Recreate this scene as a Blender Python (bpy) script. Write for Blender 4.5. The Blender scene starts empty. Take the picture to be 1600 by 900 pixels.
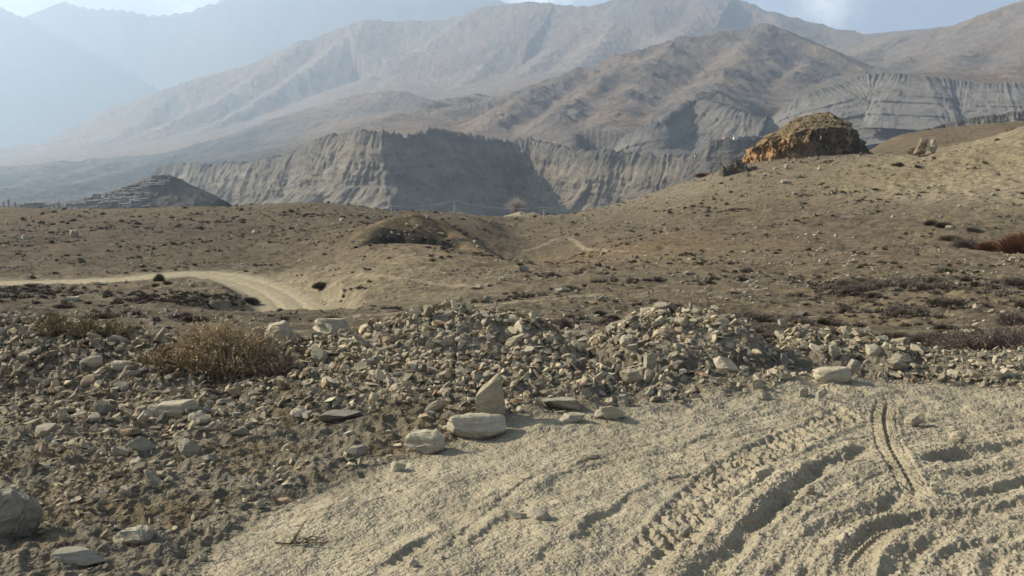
import bpy, bmesh, math, random
import numpy as np
from mathutils import Vector, Matrix

# ------------------------------------------------------------------ basics
SC = bpy.context.scene
COL = SC.collection
RNG = np.random.default_rng(11)
random.seed(11)
H = 1.7                       # eye height above the dirt track (m)
F = 1570.0                    # focal length in photo pixels (1600 wide)
PITCH = math.radians(6.0)
cP, sP = math.cos(PITCH), math.sin(PITCH)
SUN_AZ, SUN_EL = math.radians(75), math.radians(32)      # azimuth to the left of the view direction
SUN = np.array([-math.sin(SUN_AZ)*math.cos(SUN_EL), math.cos(SUN_AZ)*math.cos(SUN_EL), math.sin(SUN_EL)])

def ray(u, v):
    u = np.asarray(u, float); v = np.asarray(v, float)
    a = (u-800)/F; b = (450-v)/F
    return a, cP+b*sP, -sP+b*cP          # x, y, z of the direction

def P(u, v, Y):
    """the point at forward distance Y that the photo shows at pixel u, v"""
    dx, dy, dz = ray(u, v)
    t = np.asarray(Y, float)/dy
    return np.stack(np.broadcast_arrays(dx*t, dy*t, H+dz*t), -1)

# ------------------------------------------------------------------ noise
_GR = np.random.default_rng(5)
_PERM = np.concatenate([_GR.permutation(4096)]*3).astype(np.int32)
_ang = np.arange(4096)*(2*math.pi/4096)
_GX = np.cos(_ang).astype(np.float32); _GY = np.sin(_ang).astype(np.float32)

def noise(x, y, seed=0):
    """gradient noise, about -1..1"""
    x = np.asarray(x); y = np.asarray(y)
    x, y = np.broadcast_arrays(x, y)
    fx = np.floor(x); fy = np.floor(y)
    ix = fx.astype(np.int32) & 4095; iy = (fy.astype(np.int32)+np.int32(seed*613)) & 4095
    dx = (x-fx).astype(np.float32); dy = (y-fy).astype(np.float32)
    ux = dx*dx*dx*(dx*(dx*6-15)+10); uy = dy*dy*dy*(dy*(dy*6-15)+10)
    p0 = _PERM[ix]; p1 = _PERM[ix+1]
    def g(p, i, j):
        h = _PERM[p+iy+j]
        return _GX[h]*(dx-i)+_GY[h]*(dy-j)
    n0 = g(p0, 0, 0); n0 += ux*(g(p1, 1, 0)-n0)
    n1 = g(p0, 0, 1); n1 += ux*(g(p1, 1, 1)-n1)
    return np.float32(1.5)*(n0+uy*(n1-n0))

def fbm(x, y, seed=0, octv=4, gain=0.5, lac=2.03):
    s = 0; a = 1; tot = 0
    for k in range(octv):
        s = s+a*noise(x*lac**k+17.3*k, y*lac**k-9.1*k, seed+k); tot += a; a *= gain
    return s/tot

def ridged(x, y, seed=0, octv=3, gain=0.5):
    s = 0; a = 1; tot = 0
    for k in range(octv):
        s = s+a*(1-2*np.abs(noise(x*2.1**k+5.7*k, y*2.1**k+3.3*k, seed+k))); tot += a; a *= gain
    return s/tot

def sstep(a, b, x):
    t = np.clip((x-a)/(b-a), 0, 1)
    return t*t*(3-2*t)

def smax(a, b, k):
    d = np.clip(0.5+0.5*(a-b)/k, 0, 1)
    return b+(a-b)*d+k*d*(1-d)

# ------------------------------------------------------------------ mesh helpers
def link(o, parent=None):
    COL.objects.link(o)
    if parent is not None: o.parent = parent
    return o

def mesh_np(name, V, F_, mat=None, attrs=None, smooth=True, parent=None):
    """V (n,3), F_ one (m,k) int array or a list of them; attrs {name: (n,3) point colours}"""
    V = np.ascontiguousarray(V, np.float32)
    if not isinstance(F_, list): F_ = [F_]
    F_ = [np.asarray(f, np.int32) for f in F_ if len(f)]
    me = bpy.data.meshes.new(name)
    me.vertices.add(len(V)); me.vertices.foreach_set('co', V.ravel())
    loops = np.concatenate([f.ravel() for f in F_])
    tot = np.concatenate([np.full(len(f), f.shape[1], np.int32) for f in F_])
    st = np.concatenate([[0], np.cumsum(tot)[:-1]]).astype(np.int32)
    me.loops.add(len(loops)); me.loops.foreach_set('vertex_index', loops)
    me.polygons.add(len(tot)); me.polygons.foreach_set('loop_start', st); me.polygons.foreach_set('loop_total', tot)
    me.update(calc_edges=True)
    me.polygons.foreach_set('use_smooth', np.full(len(tot), bool(smooth)))
    for k, a in (attrs or {}).items():
        a = np.asarray(a, np.float32)
        if a.ndim == 1: a = np.repeat(a[:, None], 3, 1)
        at = me.color_attributes.new(k, 'FLOAT_COLOR', 'POINT')
        at.data.foreach_set('color', np.concatenate([a, np.ones((len(a), 1), np.float32)], 1).ravel())
    if mat: me.materials.append(mat)
    o = bpy.data.objects.new(name, me)
    return link(o, parent)

def grid_faces(nr, nc):
    i = np.arange(nr-1)[:, None]*nc+np.arange(nc-1)[None, :]
    return np.stack([i, i+1, i+nc+1, i+nc], -1).reshape(-1, 4)

def submesh(V, Fq, keep, attrs):
    f = Fq[keep]
    used = np.unique(f)
    m = np.full(len(V), -1, np.int64); m[used] = np.arange(len(used))
    return V[used], m[f], {k: a[used] for k, a in attrs.items()}

def tag(o, label=None, cat=None, group=None, kind=None):
    if label: o['label'] = label
    if cat: o['category'] = cat
    if group: o['group'] = group
    if kind: o['kind'] = kind
    return o

def empty(name, loc=(0, 0, 0), rz=0):
    o = bpy.data.objects.new(name, None); o.location = loc; o.rotation_euler = (0, 0, rz); o.empty_display_size = .2
    return link(o)

# ------------------------------------------------------------------ materials
def nodes(name):
    m = bpy.data.materials.new(name); m.use_nodes = True
    nt = m.node_tree
    b = nt.nodes['Principled BSDF']
    b.inputs['Roughness'].default_value = .95
    b.inputs['Specular IOR Level'].default_value = .12
    return m, nt, b

def N(nt, typ, **kw):
    n = nt.nodes.new(typ)
    for k, v in kw.items():
        if k in n.inputs: n.inputs[k].default_value = v
        else: setattr(n, k, v)
    return n

def tex(nt, vec, scale, detail=3, rough=.6):
    n = N(nt, 'ShaderNodeTexNoise'); n.inputs['Scale'].default_value = scale
    n.inputs['Detail'].default_value = detail; n.inputs['Roughness'].default_value = rough
    nt.links.new(vec, n.inputs['Vector']); return n.outputs['Fac']

def ramp(nt, fac, stops):
    r = nt.nodes.new('ShaderNodeValToRGB'); e = r.color_ramp.elements
    while len(e) < len(stops): e.new(.5)
    for q, (p, c) in zip(e, stops):
        q.position = p; q.color = (c, c, c, 1) if not hasattr(c, '__len__') else (*c, 1)
    nt.links.new(fac, r.inputs['Fac']); return r.outputs['Color']

def mix(nt, fac, a, b, typ='MIX'):
    n = nt.nodes.new('ShaderNodeMix'); n.data_type = 'RGBA'; n.blend_type = typ
    for val, s in ((fac, n.inputs[0]), (a, n.inputs[6]), (b, n.inputs[7])):
        if hasattr(val, 'is_linked') or hasattr(val, 'links'): nt.links.new(val, s)
        elif hasattr(val, '__len__'): s.default_value = (*val, 1)
        elif s.type == 'VALUE': s.default_value = val
        else: s.default_value = (val, val, val, 1)
    return n.outputs[2]

def bump(nt, b, height, strength, dist):
    n = N(nt, 'ShaderNodeBump'); n.inputs['Strength'].default_value = strength; n.inputs['Distance'].default_value = dist
    nt.links.new(height, n.inputs['Height'])
    prev = b.inputs['Normal']
    if prev.is_linked: nt.links.new(prev.links[0].from_socket, n.inputs['Normal'])
    nt.links.new(n.outputs['Normal'], b.inputs['Normal'])

def mat_flat(name, col, var=.25, scale=6, rough=.9):
    m, nt, b = nodes(name)
    tc = N(nt, 'ShaderNodeTexCoord').outputs['Object']
    c = mix(nt, 1.0, col, ramp(nt, tex(nt, tc, scale), [(.3, 1-var), (.7, 1+var)]), 'MULTIPLY')
    nt.links.new(c, b.inputs['Base Color']); b.inputs['Roughness'].default_value = rough
    return m

def mat_ground():
    """ground of every kind: the colour of the soil comes from the 'col' attribute, grain and pebbles are added here"""
    m, nt, b = nodes('soil')
    col = N(nt, 'ShaderNodeAttribute', attribute_name='col').outputs['Color']
    tc = N(nt, 'ShaderNodeNewGeometry').outputs['Position']
    fine = tex(nt, tc, 42, 4, .7)
    mid = tex(nt, tc, 2.3, 5, .7)
    c = mix(nt, 1.0, col, ramp(nt, fine, [(.3, .88), (.7, 1.12)]), 'MULTIPLY')
    c = mix(nt, 1.0, c, ramp(nt, mid, [(.3, .76), (.7, 1.22)]), 'MULTIPLY')
    blot = mix(nt, 1.0, ramp(nt, tex(nt, tc, .75, 6, .75), [(.34, .55), (.66, 1.4)]), ramp(nt, tex(nt, tc, 3.7, 4, .75), [(.34, .7), (.66, 1.3)]), 'MULTIPLY')
    vor = N(nt, 'ShaderNodeTexVoronoi'); vor.inputs['Scale'].default_value = 1.5; nt.links.new(tc, vor.inputs['Vector'])
    peb = ramp(nt, vor.outputs['Distance'], [(.10, 1), (.17, 0)])
    sel = ramp(nt, vor.outputs['Color'], [(.40, 0), (.44, 1)])
    far = N(nt, 'ShaderNodeAttribute', attribute_name='msk').outputs['Color']
    sep = N(nt, 'ShaderNodeSeparateColor'); nt.links.new(far, sep.inputs[0])
    c = mix(nt, sep.outputs[0], c, mix(nt, 1.0, c, blot, 'MULTIPLY'))
    f1 = mix(nt, 1.0, peb, sel, 'MULTIPLY'); f1 = mix(nt, 1.0, f1, sep.outputs[0], 'MULTIPLY')
    c = mix(nt, f1, c, (.31, .275, .21))
    nt.links.new(c, b.inputs['Base Color'])
    bump(nt, b, tex(nt, tc, 80, 3, .7), .2, .006)
    bump(nt, b, tex(nt, tc, 1.6, 6, .7), .65, .35)
    return m

def mat_stone(name='stone_grey', base=(.36, .325, .26), vary=True):
    m, nt, b = nodes(name)
    tc = N(nt, 'ShaderNodeTexCoord').outputs['Object']
    mp = N(nt, 'ShaderNodeMapping'); mp.inputs['Scale'].default_value = (2.2, 2.2, 16); nt.links.new(tc, mp.inputs['Vector'])
    lay = tex(nt, mp.outputs['Vector'], 3.0, 4, .6)
    gr = tex(nt, tc, 45, 4, .7)
    bl = tex(nt, tc, 6.0, 3, .6)
    c = base
    if vary:
        c = N(nt, 'ShaderNodeAttribute', attribute_name='tint').outputs['Color']
    c = mix(nt, 1.0, c, ramp(nt, lay, [(.3, .78), (.7, 1.15)]), 'MULTIPLY')
    c = mix(nt, 1.0, c, ramp(nt, gr, [(.3, .82), (.7, 1.16)]), 'MULTIPLY')
    c = mix(nt, ramp(nt, bl, [(.5, 0), (.72, .35)]), c, (.40, .345, .25))
    nt.links.new(c, b.inputs['Base Color'])
    bump(nt, b, lay, .5, .03); bump(nt, b, gr, .35, .008)
    return m

def mat_tint(name, rough=.95, trans=0):
    m, nt, b = nodes(name)
    nt.links.new(N(nt, 'ShaderNodeAttribute', attribute_name='tint').outputs['Color'], b.inputs['Base Color'])
    b.inputs['Roughness'].default_value = rough
    return m

def mat_mountain(name, scale=1.0):
    m, nt, b = nodes(name)
    col = N(nt, 'ShaderNodeAttribute', attribute_name='col').outputs['Color']
    g = N(nt, 'ShaderNodeNewGeometry')
    tc = g.outputs['Position']
    c = mix(nt, 1.0, col, ramp(nt, tex(nt, tc, .012*scale, 6, .68), [(.3, .74), (.7, 1.26)]), 'MULTIPLY')
    c = mix(nt, 1.0, c, ramp(nt, tex(nt, tc, .12*scale, 4, .7), [(.3, .82), (.7, 1.18)]), 'MULTIPLY')
    nt.links.new(c, b.inputs['Base Color'])
    bump(nt, b, tex(nt, tc, .02*scale, 7, .68), .8, 26/scale)
    bump(nt, b, tex(nt, tc, .13*scale, 4, .65), .6, 4/scale)
    return m
SUN_STRENGTH = 5.0; SKY_STRENGTH = .095; EXPOSURE = 0.8; HAZE = 1.0e-4; HAZE_G = .48
# ------------------------------------------------------------------ the near and middle ground as one height function
class Field:
    """smooth surface through control points, interpolated in (azimuth, log distance) for the slope z/r"""
    def __init__(s, pts, kw=2.2):
        p = np.array(pts, float); s.kw = kw
        r = np.hypot(p[:, 0], p[:, 1]); a = np.arctan2(p[:, 0], p[:, 1]); e = (p[:, 2]-H)/r
        X = np.stack([a*kw, np.log(r)], 1)
        n = len(X); D = np.linalg.norm(X[:, None]-X[None], axis=-1)
        A = np.zeros((n+3, n+3)); A[:n, :n] = D+np.eye(n)*1e-4; A[:n, n] = 1; A[:n, n+1:] = X; A[n:, :n] = A[:n, n:].T
        w = np.linalg.solve(A, np.concatenate([e, [0, 0, 0]]))
        s.ga = np.radians(np.linspace(-46, 46, 240)); s.gl = np.linspace(X[:, 1].min()-.2, X[:, 1].max()+.1, 260)
        A2, L2 = np.meshgrid(s.ga*kw, s.gl, indexing='ij')
        Q = np.stack([A2.ravel(), L2.ravel()], 1)
        G = np.zeros(len(Q))
        for k in range(n): G += w[k]*np.hypot(Q[:, 0]-X[k, 0], Q[:, 1]-X[k, 1])
        s.G = (G+w[n]+Q@w[n+1:]).reshape(A2.shape)
        # a light blur takes the point-like kinks off
        for _ in range(2):
            g = np.pad(s.G, 1, 'edge'); s.G = .5*s.G+.125*(g[:-2, 1:-1]+g[2:, 1:-1]+g[1:-1, :-2]+g[1:-1, 2:])
    def __call__(s, x, y):
        r = np.hypot(x, y); a = np.arctan2(x, y)
        fa = np.clip((a-s.ga[0])/(s.ga[1]-s.ga[0]), 0, len(s.ga)-1.001); fl = np.clip((np.log(np.maximum(r, 1e-3))-s.gl[0])/(s.gl[1]-s.gl[0]), 0, len(s.gl)-1.001)
        i = fa.astype(int); j = fl.astype(int); u = fa-i; v = fl-j
        G = s.G
        e = (G[i, j]*(1-u)+G[i+1, j]*u)*(1-v)+(G[i, j+1]*(1-u)+G[i+1, j+1]*u)*v
        return H+e*r

MID = [
 # in front: the bank falling away behind the rubble (mostly hidden)
 (-900, 620, 14), (-300, 560, 14), (100, 560, 14), (500, 560, 14), (900, 560, 14), (1300, 570, 14), (1600, 592, 14), (2400, 600, 14),
 (-900, 540, 24), (0, 520, 26), (400, 530, 30), (800, 520, 32), (1200, 525, 30), (1590, 540, 26), (2400, 560, 24),
 # left: flat brown ground, the road, the hill behind it
 (-900, 470, 60), (0, 490, 45), (0, 462, 72), (200, 495, 45), (200, 470, 70), (200, 448, 88), (330, 470, 70), (400, 500, 56), (340, 450, 84),
 (0, 443, 98), (100, 441, 98), (200, 437, 99), (260, 430, 102), (330, 426, 104), (400, 440, 98), (450, 465, 88), (470, 495, 79),
 (-900, 400, 110), (0, 425, 108), (100, 405, 118), (0, 380, 145), (0, 348, 190), (0, 324, 235), (150, 380, 140), (150, 345, 190), (150, 327, 235),
 (300, 412, 112), (300, 380, 140), (300, 345, 190), (300, 323, 235), (430, 400, 120), (430, 350, 170), (430, 319, 225), (500, 316, 225), (550, 322, 225), (600, 333, 235),
 # slope right of the road and the mound
 (500, 440, 90), (540, 480, 72), (520, 400, 112), (560, 360, 132), (600, 430, 84), (640, 480, 66), (700, 440, 78), (700, 400, 98), (640, 385, 108), (640, 352, 134), (680, 356, 138),
 # basin
 (780, 450, 72), (770, 388, 165), (825, 392, 150), (860, 412, 118), (850, 470, 62), (900, 440, 76), (900, 400, 124), (900, 368, 185), (800, 366, 205), (900, 338, 235), (760, 345, 200), (700, 333, 245), (820, 336, 245),
 (1000, 480, 54), (1000, 430, 80), (1000, 380, 130), (1000, 345, 200), (1100, 480, 52), (1100, 430, 78), (1100, 380, 125), (1100, 350, 165),
 (1250, 500, 44), (1250, 450, 66), (1250, 400, 103), (1250, 360, 140), (1400, 520, 36), (1400, 470, 55), (1400, 420, 85), (1400, 370, 130), (1500, 525, 31), (1500, 460, 56), (1500, 400, 105),
 (1590, 500, 38), (1590, 450, 62), (1590, 402, 105), (1590, 388, 116), (1400, 252, 275), (1480, 244, 268), (1540, 233, 256), (1600, 209, 250), (1680, 196, 232), (1600, 205, 285), (1500, 222, 292), (1700, 200, 290),
 # right hill
 (940, 326, 260), (1000, 307, 265), (1050, 291, 265), (1100, 276, 262), (1160, 256, 256), (1230, 249, 252), (1300, 244, 248), (1370, 240, 244), (1440, 240, 238), (1480, 232, 232), (1530, 220, 226), (1600, 193, 222),
 (1050, 320, 220), (1150, 320, 192), (1150, 290, 225), (1250, 325, 172), (1250, 290, 208), (1350, 325, 163), (1350, 285, 203), (1450, 330, 148), (1450, 285, 192), (1550, 340, 136), (1550, 290, 170), (1550, 245, 205), (1600, 350, 132), (1600, 300, 160), (1600, 245, 198),
 (1800, 420, 80), (1800, 360, 120), (1800, 200, 200), (2300, 420, 70), (2300, 150, 210),
 # second crest behind, then everything drops into the canyon
 (1385, 216, 330), (1420, 205, 335), (1500, 196, 338), (1600, 189, 338), (1900, 180, 330), (1330, 255, 330), (1250, 268, 330), (1160, 285, 330),
]
def _mid_points():
    q = [tuple(P(u, v, Y)) for u, v, Y in MID]
    for u in range(-900, 2500, 170):                     # hidden canyon behind the crests
        rc = 330 if u < 1340 else 430
        zc = -16 if u < 1340 else 2
        for Y, z in ((rc, zc-10), (rc*1.5, zc-45), (rc*2.2, zc-75), (1150, -105)):
            if u < 1340 and Y == rc and u > 900: continue
            q.append((ray(u, 285)[0]*Y, Y, z))
    return q
MIDF = Field(_mid_points())

def seg_eval(x, y, pts, slope, k=None):
    """ridge: height of the polyline minus slope times the distance to it"""
    pts = np.asarray(pts, float)
    best = np.full(np.shape(x), -1e9)
    for a, b in zip(pts[:-1], pts[1:]):
        d = b[:2]-a[:2]; L2 = float(d@d)+1e-12
        t = np.clip(((x-a[0])*d[0]+(y-a[1])*d[1])/L2, 0, 1)
        dist = np.hypot(x-a[0]-t*d[0], y-a[1]-t*d[1])
        z = a[2]+t*(b[2]-a[2])-(slope*dist if k is None else slope*(np.sqrt(dist*dist+k*k)-k))
        best = np.maximum(best, z)
    return best

def px(l, Y=None): return np.array([P(q[0], q[1], q[2] if len(q) > 2 else Y) for q in l])
def gp(u, v, z=0.0):
    dx, dy, dz = ray(u, v); t = (z-H)/dz
    return np.stack([dx*t, dy*t], -1)

BERM = px([(-900, 470, 9.6), (-300, 480, 9.4), (0, 502, 9.2), (100, 516, 9.0), (230, 537, 8.8), (420, 540, 8.8), (520, 534, 8.8), (600, 530, 8.7)])
HEAPA = px([(560, 522, 8.8), (620, 503, 8.7), (690, 484, 8.7), (765, 487, 8.7), (820, 503, 8.6)])
HEAPB = px([(1005, 497, 9.3), (1045, 487, 9.3), (1118, 494, 9.2)])
HEAPC = px([(1262, 520, 9.5), (1330, 526, 9.4), (1400, 541, 9.2), (1470, 560, 9.0), (1560, 584, 8.6), (1800, 606, 8.2)])
DUST_EDGE = gp(*np.array([(-200, 1300), (150, 985), (300, 905), (360, 850), (440, 800), (560, 755), (640, 716), (730, 690), (820, 668), (900, 658), (1000, 648), (1100, 633), (1200, 628), (1290, 604), (1450, 602), (1600, 612), (2000, 620), (4000, 640)]).T.astype(float))

# wheel ruts in the dirt track: ground lines, ridge height, trough depth, width
def gl(*q): return gp(*np.array(q, float).T)
RUTS = [
 (gl((1010, 940), (1060, 897), (1130, 845), (1200, 786), (1240, 748), (1285, 722), (1362, 690)), .085, .055, .085),
 (gl((1150, 925), (1200, 880), (1275, 820), (1334, 794), (1400, 762), (1436, 747), (1480, 738), (1527, 729), (1640, 708)), .055, .055, .08),
 (gl((1195, 925), (1240, 894), (1330, 835), (1387, 811), (1430, 806), (1474, 801), (1511, 796), (1620, 772)), .045, .04, .065),
 (gl((1460, 778), (1511, 770), (1564, 758), (1640, 728)), .06, .045, .07),
 (gl((1330, 940), (1374, 894), (1402, 863), (1436, 838), (1474, 822)), .045, .04, .06),
 (gl((1440, 650), (1511, 656), (1598, 654), (1720, 648)), .05, .035, .08),
 (gl((1450, 666), (1530, 668), (1620, 664), (1720, 660)), .03, .03, .06),
 (gl((1430, 635), (1542, 634), (1620, 630), (1760, 622)), .05, .03, .08),
 (gl((1400, 722), (1458, 710), (1495, 704), (1558, 695), (1640, 680)), .07, .05, .08),
 (gl((1290, 702), (1340, 690), (1400, 684), (1430, 673)), .04, .03, .06),
 (gl((860, 870), (895, 839), (935, 805), (1000, 770), (1076, 744), (1110, 735)), .028, .03, .05),
 (gl((790, 905), (825, 880), (872, 839), (890, 828)), .03, .03, .05),
 (gl((910, 885), (925, 872), (961, 851), (975, 843)), .04, .035, .05),
 (gl((700, 880), (800, 795), (877, 742), (915, 729), (1030, 711), (1089, 683), (1150, 668)), .022, .022, .045),
 (gl((560, 910), (576, 895), (625, 859), (676, 839), (720, 822)), .03, .025, .045),
 (gl((640, 900), (700, 850), (790, 775), (850, 742), (960, 706), (1060, 684)), .015, .014, .03),
 (gl((980, 905), (1040, 850), (1110, 795), (1180, 752), (1240, 722)), .03, .03, .05),
 (gl((1500, 905), (1540, 870), (1590, 845), (1660, 820)), .03, .03, .06),
 (gl((1420, 905), (1450, 880), (1500, 850), (1560, 835), (1640, 815)), .025, .03, .06),
 (gl((1560, 790), (1600, 782), (1680, 765)), .03, .03, .05),
 (gl((1380, 745), (1440, 722), (1500, 716), (1560, 712)), .03, .02, .05),
]
def polyline_sd(x, y, L):
    """signed distance (positive on the right-hand side walking along L), arc length, end fade"""
    best = np.full(x.shape, 1e9); sd = np.zeros(x.shape); arc = np.zeros(x.shape); s0 = 0.0
    for a, b in zip(L[:-1], L[1:]):
        d = b-a; l = float(np.hypot(*d))+1e-9
        t = ((x-a[0])*d[0]+(y-a[1])*d[1])/l; tc = np.clip(t, 0, l)
        ex = x-a[0]-tc*d[0]/l; ey = y-a[1]-tc*d[1]/l
        dist = np.hypot(ex, ey); m = dist < best
        best = np.where(m, dist, best)
        sg = np.sign(d[1]*(x-a[0])-d[0]*(y-a[1]))
        sd = np.where(m, dist*np.where(sg == 0, 1, sg), sd); arc = np.where(m, s0+t, arc); s0 += l
    fade = sstep(-.02, .40, arc)*sstep(-.02, .40, s0-arc)
    return sd, arc, fade
def smooth_line(L, n=4):
    L = np.asarray(L)
    for _ in range(2):
        q = np.empty((2*len(L), L.shape[1])); q[0::2] = L; q[1::2] = L
        a, b = L[:-1], L[1:]
        L = np.concatenate([[L[0]], np.stack([a*.75+b*.25, a*.25+b*.75], 1).reshape(-1, L.shape[1]), [L[-1]]])
    return L
_rq = np.random.default_rng(19)
RUTS = [(smooth_line(a), u_*_rq.uniform(.5, 1.15), d_*_rq.uniform(.6, 1.15), w_*_rq.uniform(.65, 1.0)) for a, u_, d_, w_ in RUTS]
TREAD_A = smooth_line(gl((1010, 885), (1089, 796), (1145, 741), (1205, 703), (1290, 664), (1350, 638)))   # broken clods of a wide tyre
TREAD_B = smooth_line(gl((1388, 626), (1380, 650), (1384, 676), (1391, 701), (1402, 723), (1418, 751), (1438, 784)))  # crisp print with two rows of lugs
TREAD_C = smooth_line(gl((1322, 915), (1337, 875), (1356, 856), (1374, 838), (1399, 824), (1432, 816)))
TREAD_D = smooth_line(gl((1560, 905), (1562, 880), (1566, 855)))

def in_poly(x, y, L):
    """True on the rubble side of the dust edge (beyond or left of it)"""
    # compare along the view direction: distance of the edge at the same azimuth
    a = np.arctan2(x, np.maximum(y, .01)); r = np.hypot(x, y)
    ea = np.arctan2(L[:, 0], L[:, 1]); er = np.hypot(L[:, 0], L[:, 1])
    o = np.argsort(ea)
    return r-np.interp(a, ea[o], er[o])

def near_base(x, y):
    yy = np.where(y > 0, np.maximum(y, .6*np.abs(x)), 0)
    fall = np.where(yy > 9.6, .27*(yy-9.6)**2/(yy-9.6+1.2), 0)
    return -fall+.05*fbm(x*.5, y*.5, 3, 3)+.02*fbm(x*2, y*2, 5, 3)

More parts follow.
